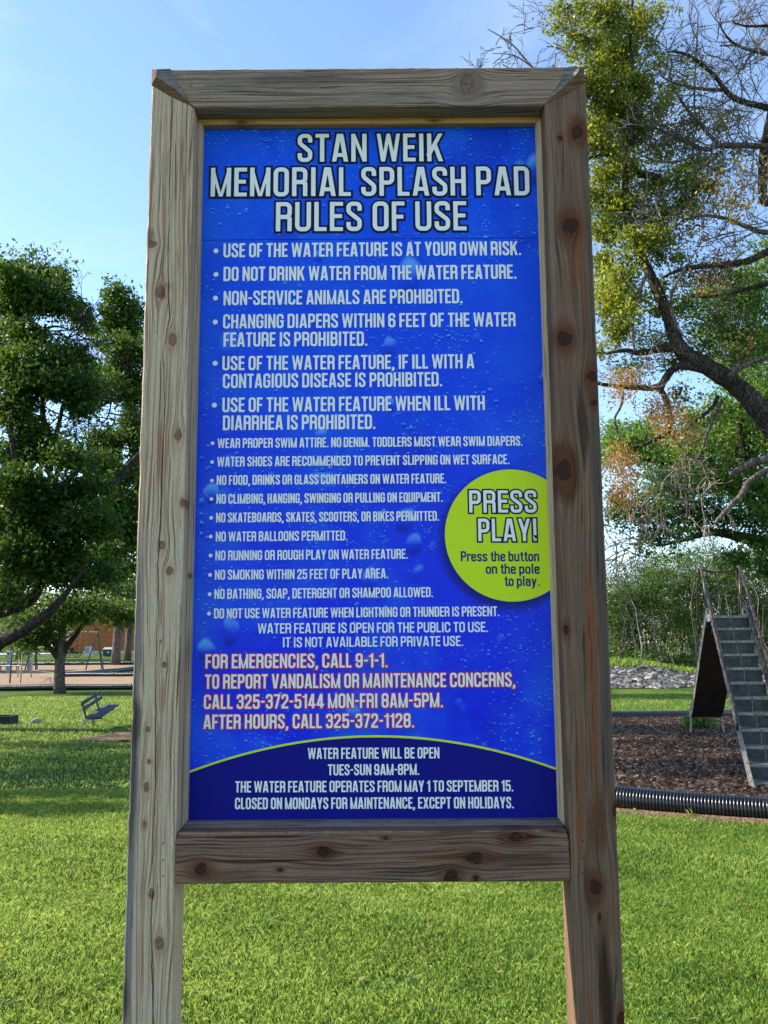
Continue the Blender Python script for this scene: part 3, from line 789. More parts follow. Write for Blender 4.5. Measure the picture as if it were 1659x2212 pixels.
    if lower_case:
        X = .735; xt = X - q; w2 = .37; bb = w2 - h
        g['n'] = (w2, [('r', 0, 0, s, X), p((a, .4), (a, xt), (bb, xt), (bb, 0), r=.1)])
        g['h'] = (w2, [('r', 0, 0, s, 1), p((a, .4), (a, xt), (bb, xt), (bb, 0), r=.1)])
        g['u'] = (w2, [('r', w2 - s, 0, w2, X), p((a, X), (a, l), (bb, l), (bb, .3), r=.1)])
        g['o'] = (w2, [p((a, l), (bb, l), (bb, xt), (a, xt), c=True)])
        g['e'] = (w2, [p((bb, .23), (bb, l), (a, l), (a, xt), (bb, xt), (bb, .38), (a, .38), r=.1)])
        g['s'] = (w2 - .02, [p((bb - .02, .52), (bb - .02, xt), (a, xt), (a, .45), (bb - .02, .29), (bb - .02, l), (a, l), (a, .22), r=.08)])
        g['t'] = (.24, [('r', 0, X - v * .8, .24, X), p((.05 + h, .93), (.05 + h, q), (.24, q), r=.06)])
        g['b'] = (w2, [('r', 0, 0, s, 1), p((a, l), (bb, l), (bb, xt), (a, xt), c=True)])
        g['p'] = (w2, [('r', 0, -.26, s, X), p((a, l), (bb, l), (bb, xt), (a, xt), c=True)])
        g['l'] = (s, [('r', 0, 0, s, 1)])
        g['r'] = (.25, [('r', 0, 0, s, X), p((a, .4), (a, xt), (.25, xt), r=.1)])
        g['a'] = (w2, [p((a, .52), (a, xt), (bb, xt), (bb, 0), r=.1), p((bb, .42), (a, .42), (a, l), (bb, l), r=.09)])
        g['y'] = (.38, [('d', .19 - .01, h, 0.0, X), ('d', .10, .38 - h, -.26, X)])
    return g
def sdf(prims, X, Y, s):
    d = np.full(X.shape, 9.0)
    for pr in prims:
        if pr[0] == 'r':
            _, x0, y0, x1, y1 = pr
            e = np.maximum(np.abs(X - (x0 + x1) / 2) - (x1 - x0) / 2, np.abs(Y - (y0 + y1) / 2) - (y1 - y0) / 2)
            d = np.minimum(d, e)
        elif pr[0] == 'd':
            _, xb, xt, y0, y1 = pr[:5]; wf = pr[5] if len(pr) > 5 else 1.0
            k = (xt - xb) / (y1 - y0); cosn = 1 / math.sqrt(1 + k * k)
            e = (np.abs(X - (xb + k * (Y - y0))) - s / 2 * wf * (1 + .12 * abs(k))) * cosn
            e = np.maximum(e, np.maximum(y0 - Y, Y - y1))
            d = np.minimum(d, e)
        else:
            _, pts, r, closed = pr
            pl = rpath(pts, r, closed)
            if closed: pl = pl + [pl[0]]
            m = len(pl) - 1
            for i in range(m):
                a, b = pl[i], pl[i + 1]; u = b - a; L = np.linalg.norm(u)
                if L < 1e-6: continue
                u = u / L; px, py = X - a[0], Y - a[1]
                tt = px * u[0] + py * u[1]; nn = np.abs(px * -u[1] + py * u[0])
                tc_ = np.clip(tt, 0, L); e = np.hypot(px - tc_ * u[0], py - tc_ * u[1]) - s / 2
                if not closed and i == 0: e = np.maximum(e, -tt) if m > 1 else e
                if not closed and i == m - 1: e = np.maximum(e, tt - L)
                d = np.minimum(d, e)
    return d
def contours(D, xs, ys, iso):
    D = D - iso; D = np.where(D == 0, 1e-9, D)
    ins = D < 0; ny, nx = D.shape; segs = {}
    def ex(j, i):  # horizontal edge (j,i)-(j,i+1)
        a, b = D[j, i], D[j, i + 1]; t = a / (a - b); return (xs[i] + t * (xs[i + 1] - xs[i]), ys[j])
    def ey(j, i):
        a, b = D[j, i], D[j + 1, i]; t = a / (a - b); return (xs[i], ys[j] + t * (ys[j + 1] - ys[j]))
    code = ins[:-1, :-1] * 1 + ins[:-1, 1:] * 2 + ins[1:, 1:] * 4 + ins[1:, :-1] * 8
    tbl = {1: [('L', 'B')], 2: [('B', 'R')], 3: [('L', 'R')], 4: [('R', 'T')], 5: [('L', 'T'), ('R', 'B')], 6: [('B', 'T')], 7: [('L', 'T')],
           8: [('T', 'L')], 9: [('T', 'B')], 10: [('B', 'L'), ('T', 'R')], 11: [('T', 'R')], 12: [('R', 'L')], 13: [('R', 'B')], 14: [('B', 'L')]}
    pos = {}
    for j, i in zip(*np.nonzero((code > 0) & (code < 15))):
        key = {'B': ('h', j, i), 'T': ('h', j + 1, i), 'L': ('v', j, i), 'R': ('v', j, i + 1)}
        for a, b in tbl[int(code[j, i])]:
            for q in (a, b):
                kk = key[q]
                if kk not in pos: pos[kk] = ex(kk[1], kk[2]) if kk[0] == 'h' else ey(kk[1], kk[2])
            segs[key[a]] = key[b]
    out = []
    while segs:
        k0 = next(iter(segs)); k = k0; c = []
        while k in segs:
            c.append(pos[k]); k = segs.pop(k)
            if k == k0: break
        if len(c) > 3: out.append(c)
    return out
def simplify(c, tol):
    c = np.array(c)
    def rdp(a, b):
        if b - a < 2: return []
        p0, p1 = c[a], c[b % len(c)]; d = p1 - p0; L = np.hypot(*d) + 1e-12
        q = c[a + 1:b]; e = np.abs((q[:, 0] - p0[0]) * d[1] - (q[:, 1] - p0[1]) * d[0]) / L
        i = int(e.argmax())
        if e[i] < tol: return []
        m = a + 1 + i
        return rdp(a, m) + [m] + rdp(m, b)
    f = int(np.hypot(*(c - c[0]).T).argmax())
    ids = [0] + rdp(0, f) + [f] + rdp(f, len(c))
    return c[ids]
GC = {}
STY = {'b': (.150, .062, .165), 'h': (.142, .085, .19), 'r': (.156, .062, .165), 'n': (.155, .06, .17)}
def widen(wd, prims, s, K):
    h = s / 2; W2 = wd * K
    if wd <= s * 1.05:
        return s, prims
    cm = lambda x: h + (x - h) * (W2 - s) / (wd - s)
    out = []
    for q in prims:
        if q[0] == 'r':
            _, x0, y0, x1, y1 = q
            if abs((x1 - x0) - s) < .004: c = cm((x0 + x1) / 2); out.append(('r', c - h, y0, c + h, y1))
            else: out.append(('r', x0 * K, y0, x1 * K, y1))
        elif q[0] == 'd': out.append(('d', cm(q[1]), cm(q[2])) + tuple(q[3:]))
        else: out.append(('p', tuple((cm(x), y) for x, y in q[1]), q[2] * (1 + (K - 1) * .6), q[3]))
    return W2, out
def glyph_mesh(style, ch, iso, K):
    key = (style, ch, round(iso, 4), K)
    if key in GC: return GC[key]
    s = STY[style][0]
    wd, prims = glyphs(s, style == 'n')[ch]
    wd, prims = widen(wd, prims, s, K)
    st = .0145; m = .09 + max(0, iso)
    xs = np.arange(-m, wd + m + st, st) + .0037; ys = np.arange(-.3 - m, 1 + m + st, st) + .0021
    X, Y = np.meshgrid(xs, ys)
    cs = [simplify(c, .0035) for c in contours(sdf(prims, X, Y, s), xs, ys, iso)]
    cs = [c for c in cs if len(c) > 2]
    tris = geometry.tessellate_polygon([[Vector((q[0], q[1], 0)) for q in c] for c in cs])
    V = [tuple(q) for c in cs for q in c]
    GC[key] = (wd, V, tris)
    return GC[key]
def text_line(style, txt, xl, xr, zl, zr, cap, iso=0.0, y=0.0, mat=None, parent=None, name='lettering'):
    s, gap, sp = STY[style]
    pen = 0; items = []
    for ch in txt:
        if ch == ' ': pen += sp; continue
        wd = glyphs(s, style == 'n')[ch][0]
        items.append((ch, pen)); pen += wd + gap
    tot = pen - gap
    sx = (xr - xl) / tot
    ratio = sx / cap; K = round(ratio * 20) / 20
    g = Geo()
    for j, (ch, x0) in enumerate(items):
        wd, V, tris = glyph_mesh(style, ch, iso, K)
        w0 = glyphs(s, style == 'n')[ch][0]
        fx = w0 * sx / wd if wd > s * 1.05 else cap
        cen_ = (w0 * sx - wd * fx) / 2
        vs = []
        for (x, yy) in V:
            u = x0 * sx + cen_ + x * fx; vs.append((xl + u, y - (j % 3) * .00018, zl + (zr - zl) * u / (xr - xl) + yy * cap))
        g.add(vs, tris)
    me = g.mesh(name)
    # make all faces look toward the viewer side
    import bmesh
    bm = bmesh.new(); bm.from_mesh(me)
    for f in bm.faces:
        f.normal_update()
        if f.normal.y > 0: f.normal_flip()
    bm.to_mesh(me); bm.free()
    return link(name, me, mat, parent)

TXT = [
('h', 'STAN WEIK', -.2552, .2613, 3.5507, 3.5489, .1061), ('h', 'MEMORIAL SPLASH PAD', -.5618, .565, 3.4217, 3.4185, .1084), ('h', 'RULES OF USE', -.3299, .3401, 3.2902, 3.2890, .1085),
('b', 'USE OF THE WATER FEATURE IS AT YOUR OWN RISK.', -.5122, .5291, 3.1953, 3.1961, .0517),
('b', 'DO NOT DRINK WATER FROM THE WATER FEATURE.', -.5106, .5102, 3.1085, 3.1098, .0519),
('b', 'NON-SERVICE ANIMALS ARE PROHIBITED.', -.5089, .3213, 3.0206, 3.0224, .0515),
('b', 'CHANGING DIAPERS WITHIN 6 FEET OF THE WATER', -.509, .5023, 2.9366, 2.9371, .0507),
('b', 'FEATURE IS PROHIBITED.', -.5062, -.0099, 2.8708, 2.8712, .0512),
('b', 'USE OF THE WATER FEATURE, IF ILL WITH A', -.5086, .3563, 2.7871, 2.7885, .0503),
('b', 'CONTAGIOUS DISEASE IS PROHIBITED.', -.5058, .2453, 2.724, 2.7255, .0503),
('b', 'USE OF THE WATER FEATURE WHEN ILL WITH', -.5058, .3894, 2.6395, 2.641, .0508),
('b', 'DIARRHEA IS PROHIBITED.', -.5031, .0165, 2.5767, 2.5775, .0508),
('b', 'WEAR PROPER SWIM ATTIRE. NO DENIM. TODDLERS MUST WEAR SWIM DIAPERS.', -.5196, .5144, 2.5145, 2.5158, .0336),
('b', 'WATER SHOES ARE RECOMMENDED TO PREVENT SLIPPING ON WET SURFACE.', -.5199, .4684, 2.4507, 2.4527, .0336),
('b', 'NO FOOD, DRINKS OR GLASS CONTAINERS ON WATER FEATURE.', -.5202, .2536, 2.3875, 2.3883, .0333),
('b', 'NO CLIMBING, HANGING, SWINGING OR PULLING ON EQUIPMENT.', -.5197, .2404, 2.3236, 2.3250, .0331),
('b', 'NO SKATEBOARDS, SKATES, SCOOTERS, OR BIKES PERMITTED.', -.52, .2273, 2.2601, 2.261, .0329),
('b', 'NO WATER BALLOONS PERMITTED.', -.5195, -.0799, 2.1961, 2.1968, .0328),
('b', 'NO RUNNING OR ROUGH PLAY ON WATER FEATURE.', -.5197, .1216, 2.1326, 2.1340, .0327),
('b', 'NO SMOKING WITHIN 25 FEET OF PLAY AREA.', -.52, .0557, 2.0683, 2.0694, .0329),
('b', 'NO BATHING, SOAP, DETERGENT OR SHAMPOO ALLOWED.', -.5202, .2032, 2.0048, 2.0062, .0328),
('b', 'DO NOT USE WATER FEATURE WHEN LIGHTNING OR THUNDER IS PRESENT.', -.5205, .422, 1.9409, 1.9418, .0324),
('b', 'WATER FEATURE IS OPEN FOR THE PUBLIC TO USE.', -.3753, .3836, 1.8904, 1.8903, .0332),
('b', 'IT IS NOT AVAILABLE FOR PRIVATE USE.', -.2931, .3009, 1.8449, 1.8453, .0326),
('r', 'FOR EMERGENCIES, CALL 9-1-1.', -.5453, .052, 1.7779, 1.7777, .046), ('r', 'TO REPORT VANDALISM OR MAINTENANCE CONCERNS,', -.5454, .4679, 1.7125, 1.7128, .0459),
('r', 'CALL 325-372-5144 MON-FRI 8AM-5PM.', -.5477, .231, 1.6475, 1.6485, .0461), ('r', 'AFTER HOURS, CALL 325-372-1128.', -.5478, .137, 1.5843, 1.5847, .0455),
('b', 'WATER FEATURE WILL BE OPEN', -.2083, .2165, 1.4877, 1.4868, .0346), ('b', 'TUES-SUN 9AM-8PM.', -.1434, .1511, 1.4359, 1.4355, .0344),
('b', 'THE WATER FEATURE OPERATES FROM MAY 1 TO SEPTEMBER 15.', -.4412, .4525, 1.3845, 1.3820, .0350), ('b', 'CLOSED ON MONDAYS FOR MAINTENANCE, EXCEPT ON HOLIDAYS.', -.4412, .4527, 1.3326, 1.3297, .0354),
('h', 'PRESS', .3292, .555, 2.2875, 2.2862, .0757), ('h', 'PLAY!', .3573, .5533, 2.1908, 2.1896, .0760),
('n', 'Press the button', .2979, .5583, 2.124, 2.1225, .0339), ('n', 'on the pole', .38, .5587, 2.0816, 2.0806, .0338), ('n', 'to play.', .441, .5574, 2.0408, 2.0402, .0337)]
for st, tx, xl, xr, zl, zr, cap in TXT:
    par = header if zl > 3.26 else lower
    y1 = YP - .0016
    if st == 'h' or st == 'r':
        iso = .070 if st == 'h' else .062
        text_line(st, tx, xl, xr, zl, zr, cap, iso, YP - .0015, M_navy if st == 'h' else M_red, par, 'letter_outline')
        y1 = YP - .0025
    text_line(st, tx, xl, xr, zl, zr, cap, 0.0 if st != 'b' else .002, y1, M_navytxt if st == 'n' else M_white, par)
def disc(name, x, z, r, y, mat, n=24, clipx=None, parent=None):
    g = Geo(); pts = []
    for k in range(n):
        a = 2 * math.pi * k / n; xx = x + r * math.cos(a)
        if clipx: xx = min(xx, clipx)
        pts.append((xx, y, z + r * math.sin(a)))
    g.add(pts, [tuple(range(n))])
    return link(name, g.mesh(name), mat, parent)
BUL = [(-.5387, 3.2196), (-.537, 3.1333), (-.5369, 3.0468), (-.536, 2.9602), (-.5338, 2.8122), (-.5333, 2.6646), (-.5368, 2.5315), (-.537, 2.4667), (-.5365, 2.4031), (-.5367, 2.3399), (-.5362, 2.2762), (-.5364, 2.213), (-.5359, 2.1493), (-.5361, 2.0849), (-.5362, 2.0205), (-.5372, 1.9565)]
for i, (x, z) in enumerate(BUL):
    disc('bullet_dot', x, z, .0088 if i < 6 else .0062, YP - .0016, M_white, 14, None, lower)
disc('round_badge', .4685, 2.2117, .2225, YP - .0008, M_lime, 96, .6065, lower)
# foot of the print with its lime arc
def arcz(x): return 1.5576 - (x - .003) ** 2 * .3075
xa = np.linspace(-.6065, .6085, 50)
g = Geo()
for a, b in zip(xa[:-1], xa[1:]):
    g.add([(a, YP - .0006, 1.2795), (b, YP - .0006, 1.2795), (b, YP - .0006, arcz(b)), (a, YP - .0006, arcz(a))], [(0, 1, 2, 3)])
link('dark_blue_foot', g.mesh('dark_blue_foot'), M_foot, lower)
g = Geo()
for a, b in zip(xa[:-1], xa[1:]):
    g.add([(a, YP - .0011, arcz(a) - .0035), (b, YP - .0011, arcz(b) - .0035), (b, YP - .0011, arcz(b) + .0035), (a, YP - .0011, arcz(a) + .0035)], [(0, 1, 2, 3)])
link('lime_arc', g.mesh('lime_arc'), M_lime, lower)

# ------------------------------------------------------------------ corrugated border pipes
M_pipe = plain('black_corrugated_plastic', (.008, .009, .012), .3, var=.5, nscale=9, bump=.1, bd=.003, spec=.6)
def pipe(name, pts2, R0, pitch, zc, n=18, prof=(0, 0, 1, 1), amp=.019, label='', mat=None):
    c = catmull(pts2, 14)
    d = np.hypot(*np.diff(c, axis=0).T); s = np.concatenate([[0], np.cumsum(d)]); L = s[-1]
    m = int(L / pitch); k = len(prof)
    off = np.array([.0, .16, .30, .72]) if k == 4 else np.arange(k) / k
    if k == 4: prof = (0, 1, 1, 0)
    if k == 4: off = np.array([.0, .12, .55, .67])
    u = (np.arange(m)[:, None] + off[None, :]).ravel() * pitch
    rr = R0 + amp * (np.tile(np.array(prof), m) - 1)
    x = np.interp(u, s, c[:, 0]); y = np.interp(u, s, c[:, 1])
    tx = np.gradient(x); ty = np.gradient(y); q = np.hypot(tx, ty); tx /= q; ty /= q
    nxv, nyv = ty, -tx
    th = np.linspace(0, 2 * np.pi, n, endpoint=False)
    z = H(x, y) + zc + .012 * np.sin(u * 1.3)
    V = np.stack([x[:, None] + nxv[:, None] * np.cos(th) * rr[:, None], y[:, None] + nyv[:, None] * np.cos(th) * rr[:, None], z[:, None] + np.sin(th) * rr[:, None]], -1)
    Nn = len(u); idx = np.arange(Nn * n).reshape(Nn, n); i2 = np.roll(idx, -1, 1)
    Fq = np.stack([idx[:-1], i2[:-1], i2[1:], idx[1:]], -1).reshape(-1, 4)
    me = npmesh(name, V.reshape(-1, 3), Fq[:, ::-1])
    return link(name, me, mat or M_pipe, label=label, cat='pipe', group='black corrugated pipes bordering the playground beds')
pipe('border_pipe', RP[:9], .136, .036, .110, 22, label='black ribbed plastic pipe edging the near side of the slide bed')
pipe('border_pipe', RP[8:], .135, .045, .085, 14, label='black ribbed plastic pipe edging the far side of the slide bed')
pipe('border_pipe', [(-30, 41.2), (-22, 41.0), (-14, 41.0), (-8, 41.4), (-3, 41.3)], .15, .08, .12, 10, label='straight black pipe edging the near side of the left playground')
pipe('border_pipe', [(-20.1, 58.9), (-16, 58.9), (-11, 58.9), (-6, 58.9)], .16, .1, .12, 8, label='black pipe running level from the corner behind the small tree trunk')
pipe('border_pipe', [(-20.1, 59.1), (-19.4, 64), (-18.6, 70), (-17.6, 78)], .17, .1, .13, 8, label='black pipe slanting back from the corner behind the small tree trunk')
pipe('border_pipe', [(-48, 80.5), (-36, 80.5), (-28, 80.5), (-16.5, 80.5)], .17, .12, .12, 8, label='black pipe along the back of the swing area')

# ------------------------------------------------------------------ slide
M_galv = plain('galvanised_steel', (.058, .066, .064), .5, .5, .35, 14, .1, .002)
M_galv_edge = plain('worn_steel_edge', (.24, .235, .20), .55, .45, .35, 20, .1, .002)
M_chute = plain('dark_chute_steel', (.035, .033, .026), .55, .5, .4, 6, .1, .002)
M_rail = plain('brown_painted_tube', (.10, .05, .035), .4, .5, .35, 30, .1, .001)
ang = math.atan2(1.6, 7.35)
slide = empty('playground_slide', (4.81, 11.85, .03), -ang, label='old metal playground slide with closed steps and brown handrails', cat='slide')
HW = .275; PH = 2.24; PT = 3.07; RISE = .196
for k in range(12):
    hk = PH - k * RISE; tk = PT * hk / PH
    g = Geo(); g.box(-HW + .02, HW - .02, tk - .01, tk + (.3 if k else .55), hk - .012, hk)
    g.box(-HW + .02, HW - .02, tk - .022, tk - .01, hk - .035, hk + .002)
    link('platform' if k == 0 else 'tread', g.mesh('tread'), M_galv_edge, slide)
    if k < 12:
        g = Geo(); t2 = PT * (hk - RISE) / PH; g.box(-HW + .03, HW - .03, tk + .012, tk + .02, max(.0, hk - RISE - .002), hk - .014)
        link('riser_panel', g.mesh('riser_panel'), M_galv, slide)
        g = Geo(); g.box(-.004, .004, tk + .004, tk + .012, max(0, hk - RISE), hk - .036)
        link('riser_rib', g.mesh('riser_rib'), M_galv_edge, slide)
        g = Geo(); g.tube([(0, tk - .03, hk - .016), (0, tk - .021, hk - .016)], .009, 8)
        link('bolt', g.mesh('bolt'), M_chute, slide)
for sx in (-1, 1):
    x = sx * HW
    g = Geo(); g.bar((x, -.02, -.03), (x, PT + .1, PH + .04), .025, .14)
    g.bar((x + sx * .018, -.02, .04), (x + sx * .018, PT + .1, PH + .11), .05, .012)
    g.bar((x, PT + .1, PH - .02), (x, PT + .6, PH - .02), .02, .12)
    link('stringer', g.mesh('stringer'), M_galv_edge if sx < 0 else M_galv, slide)  # left stringer takes the paler steel: its sunlit look is put into the colour
    xo_ = x + sx * .035
    raw = [(.92, .66), (.80, .70), (.78, .82), (1.02, 1.02), (2.0, 1.66), (3.0, 2.40), (3.5, 2.80), (3.95, 3.06), (4.12, 3.08), (4.22, 2.98), (4.26, 2.75), (4.42, 2.35), (4.62, 1.98)]
    cp = catmull(raw, 6)
    g = Geo(); g.tube([(xo_ + (.03 * sx if 2.2 < q[1] < 2.9 and q[0] > 4.1 else 0), q[0], q[1]) for q in cp], .02, 10)
    link('handrail', g.mesh('handrail', True), M_rail, slide)
    g = Geo(); g.tube([(x, 3.75, 2.05), (x, 3.78, 2.6), (x + sx * .02, 3.84, 2.95)], .017, 8)
    link('rail_post', g.mesh('rail_post', True), M_galv, slide)
    g = Geo(); g.tube([(x - sx * .0, PT + .1, PH + .25), (x - sx * .01, PT + .12, PH - .28)], .02, 8)
    link('platform_bracket', g.mesh('platform_bracket', True), M_galv, slide)
g = Geo(); g.tube([(-HW - .03, 4.02, 3.05), (-.1, 4.04, 3.0), (.15, 4.04, 3.01), (HW + .03, 4.02, 3.06)], .018, 10)
link('crossbar', g.mesh('crossbar', True), M_rail, slide)
ch = catmull([(3.62, 2.24), (3.9, 2.14), (4.5, 1.82), (5.5, 1.24), (6.3, .78), (6.8, .50), (7.1, .40), (7.42, .36)], 5)
g = Geo(); nC = len(ch)
for i in range(nC - 1):
    a, b = ch[i], ch[i + 1]
    g.add([(-HW, a[0], a[1]), (HW, a[0], a[1]), (HW, b[0], b[1]), (-HW, b[0], b[1]), (-HW, a[0], a[1] - .01), (HW, a[0], a[1] - .01), (HW, b[0], b[1] - .01), (-HW, b[0], b[1] - .01)],
          [(0, 1, 2, 3), (7, 6, 5, 4), (0, 4, 5, 1), (3, 2, 6, 7)])
link('chute_bed', g.mesh('chute_bed'), M_chute, slide)
for sx in (-1, 1):
    g = Geo(); x = sx * (HW + .008)
    for i in range(nC - 1):
        a, b = ch[i], ch[i + 1]
        g.add([(x - .006, a[0], a[1] - .02), (x + .006, a[0], a[1] - .02), (x + .006, b[0], b[1] - .02), (x - .006, b[0], b[1] - .02),
               (x - .006, a[0], a[1] + .13), (x + .006, a[0], a[1] + .13), (x + .006, b[0], b[1] + .13), (x - .006, b[0], b[1] + .13)],
              [(0, 4, 7, 3), (1, 2, 6, 5), (4, 5, 6, 7), (0, 3, 2, 1), (0, 1, 5, 4), (3, 7, 6, 2)])
    g.tube([(x, q[0], q[1] + .13) for q in ch], .018, 8)
    link('chute_side', g.mesh('chute_side'), M_galv_edge, slide)
    g = Geo(); g.tube([(x, 7.1, .36), (x + sx * .04, 7.05, -.06)], .02, 8)
    link('chute_leg', g.mesh('chute_leg'), M_galv_edge, slide)
g = Geo(); g.tube([(-HW - .03, 7.44, .36), (HW + .03, 7.44, .36)], .028, 8)
link('exit_roll', g.mesh('exit_roll'), M_galv_edge, slide)

# ------------------------------------------------------------------ foliage tools
def leaves(cent, size, rs, aspect=.5, flat=.5, sun_bias=True):
    n = len(cent)
    nrm = rs.normal(0, 1, (n, 3)); nrm[:, 2] += flat * np.sign(rs.uniform(-.3, 1, n)); nrm /= np.linalg.norm(nrm, axis=1)[:, None]
    t = rs.normal(0, 1, (n, 3)); t -= nrm * (t * nrm).sum(1)[:, None]; t /= np.linalg.norm(t, axis=1)[:, None]
    b = np.cross(nrm, t); L = size * rs.uniform(.6, 1.35, n)[:, None]; W = L * aspect
    fold = nrm * L * .08
    V = np.stack([cent - t * L / 2, cent + b * W / 2 + fold, cent + t * L / 2, cent - b * W / 2 + fold], 1).reshape(-1, 3)
    return V, np.arange(4 * n).reshape(n, 4)
def clumps(c, r, n, rs, nc=None, sig=.12, shell=.35):
    """n leaf centres in an ellipsoid, gathered on sprigs"""
    c = np.array(c, float); r = np.array(r, float)
    nc = nc or max(6, n // 26)
    d = rs.normal(0, 1, (nc, 3)); d /= np.linalg.norm(d, axis=1)[:, None]
    rad = rs.uniform(shell, 1, nc) ** .6
    cc = c + d * rad[:, None] * r * (1 + .18 * rs.normal(0, 1, (nc, 1)))
    k = rs.randint(0, nc, n)
    sg = sig * rs.uniform(.5, 1.6, nc)
    return cc[k] + rs.normal(0, 1, (n, 3)) * sg[k][:, None] * np.array([1.15, 1.15, .75])
GAPS = []
def crown(name, blobs, size, mat, rs, parent=None, sig=.2, aspect=.5, shell=.3, per=22, gaps=False, **k):
    P_ = []; A_ = []
    for (c, r, n) in blobs:
        q = clumps(c, r, n, rs, nc=max(5, n // per), sig=sig, shell=shell)
        P_.append(q); A_.append(np.clip(rs.uniform(0, 1, n) * .8 + .2 * rs.uniform(0, 1), 0, 1))
    Q = np.concatenate(P_); A = np.concatenate(A_)
    if gaps:   # open spaces between the boughs
        o = np.array(parent.location)
        keep = np.ones(len(Q), bool)
        for (c, r) in GAPS:
            d = (Q + o - np.array(c)) / np.array(r)
            keep &= (d ** 2).sum(1) * (1 + .5 * np.sin(Q[:, 0] * 9) * np.sin(Q[:, 2] * 11)) > 1
        Q = Q[keep]; A = A[keep]
    V, Fq = leaves(Q, size, rs, aspect)
    return link(name, npmesh(name, V, Fq, np.repeat(A, 4)), mat, parent, **k)
def pb(u, v, ru, rv, D, n, rd=None):
    c = P(u, v, D); k = D / 2017.1
    return ((c.x, c.y, c.z), (ru * k, (rd if rd else max(ru, rv) * k), rv * k), n)
def wander(a, b, n, amp, rng):
    a = Vector(a); b = Vector(b); L = (b - a).length; out = []
    off = Vector((0, 0, 0))
    for i in range(n + 1):
        t = i / n
        if 0 < i < n: off = off * .6 + Vector([rng.gauss(0, amp * L) for _ in range(3)])
        elif i == n: off = Vector((0, 0, 0))
        out.append(a.lerp(b, t) + off)
    return out
def ramify(g, p, d, L, r, depth, rng, sides=4, tips=None, kids=(3, 5), spread=.8, droop=0.0, wig=.28, rmin=.002):
    d = d.normalized(); n = 4; pts = [Vector(p)]; dd = d.copy()
    for i in range(n):
        dd = (dd + Vector([rng.gauss(0, wig) for _ in range(3)]) * .6 + Vector((0, 0, -droop))).normalized()
        pts.append(pts[-1] + dd * (L / n))
    g.tube(pts, [max(rmin, r * (1 - .7 * i / n)) for i in range(n + 1)], sides if depth > 1 else 3, cap=False)
    if depth <= 0:
        if tips is not None: tips.append(pts[-1])
        return
    for _ in range(rng.randint(*kids)):
        i = rng.randint(1, n); q = pts[i]
        ax = Vector([rng.gauss(0, 1) for _ in range(3)]); ax = (ax - dd * ax.dot(dd)).normalized()
        nd = (dd + ax * spread * rng.uniform(.6, 1.4)).normalized()
        ramify(g, q, nd, L * rng.uniform(.45, .78), max(rmin, r * .5), depth - 1, rng, sides, tips, kids, spread, droop, wig, rmin)

# ------------------------------------------------------------------ left trees
L_dark = leafmat('dark_pecan_leaf', (.005, .022, .004), (.024, .076, .009), (.15, .25, .022), .42, .6, .6)
L_mid = leafmat('mid_green_leaf', (.012, .038, .006), (.038, .095, .012), (.15, .23, .03), .45, .5)
L_bright = leafmat('bright_green_leaf', (.03, .10, .01), (.085, .20, .022), (.25, .34, .06), .5, .5)
L_olive = leafmat('olive_yellow_leaf', (.022, .05, .003), (.13, .185, .010), (.56, .55, .06), .45, 1.2)
L_gold = leafmat('golden_dry_leaf', (.2, .12, .02), (.42, .27, .05), (.6, .42, .12), .35, .7)
L_rust = leafmat('rusty_dry_leaf', (.12, .055, .015), (.36, .185, .045), (.58, .38, .11), .35, .7)
L_shrub = leafmat('shrub_leaf', (.010, .036, .004), (.045, .125, .012), (.22, .32, .045), .4, .6)
def z7(x, y): return .328 * x, 518.4 + .328 * y
def zb7(x, y, rx, ry, D, n): 
    u, v = z7(x, y); return pb(u, v, rx * .328, ry * .328, D, n)
rng = random.Random(11)
rs = np.random.RandomState(21)
for x, y, rx, ry in [(400, 570, 120, 55), (590, 690, 50, 70), (490, 620, 70, 45), (640, 770, 45, 35), (700, 640, 60, 35), (340, 1110, 50, 55), (430, 1170, 60, 45), (745, 1150, 70, 65), (790, 1215, 35, 45),
                     (560, 1320, 60, 28), (830, 1380, 35, 35), (880, 1470, 70, 45), (690, 1690, 50, 25), (30, 1290, 40, 50), (600, 300, 90, 150), (520, 230, 60, 90), (610, 470, 30, 60), (250, 40, 300, 50)]:
    u, v = z7(x, y)
    for D in (23.0, 38.0):
        q = P(u, v, D); kk = D / 2017.1 * .328 * 1.15
        GAPS.append((tuple(q), (rx * kk * .85, 2.6, ry * kk * .85)))

t0 = empty('pecan_tree', (-11.8, 22.5, 0), label='big dark spreading tree at the left edge with a heavy low limb', cat='tree')
def rel(o, pts): return [Vector(p) - Vector(o.location) for p in pts]
g = Geo(); g.tube(rel(t0, [(-11.8, 22.5, -.1), (-11.75, 22.5, .8), (-11.6, 22.4, 2.0), (-11.3, 22.4, 3.0)]), [.55, .42, .38, .4], 14, wob=.05, rng=rng)
g.tube(rel(t0, [(-11.4, 22.4, 2.6), (-11.6, 22.6, 4.5), (-11.0, 22.8, 6.5), (-10.3, 22.8, 8.5)]), [.34, .28, .2, .1], 10)
link('trunk', g.mesh('trunk', True), M_bark, t0)
def limb(tree, pts, rr, mat=M_bark, n=9, name='limb', smooth=7):
    g = Geo()
    c = catmull([tuple(p) for p in pts], smooth); ri = np.interp(np.linspace(0, len(pts) - 1, len(c)), range(len(pts)), rr)
    lo = np.array(tree.location)
    g.tube([Vector(q - lo) for q in c], list(ri), n, wob=.06, rng=rng)
    return link(name, g.mesh(name, True), mat, tree)
limb(t0, [(-11.3, 22.4, 1.9), P(-60, 1425, 22), P(0, 1388, 21.6), P(50, 1362, 21.4), P(110, 1318, 21.2), P(150, 1272, 21.2), P(185, 1225, 21.2)], [.3, .2, .155, .135, .10, .06, .02])
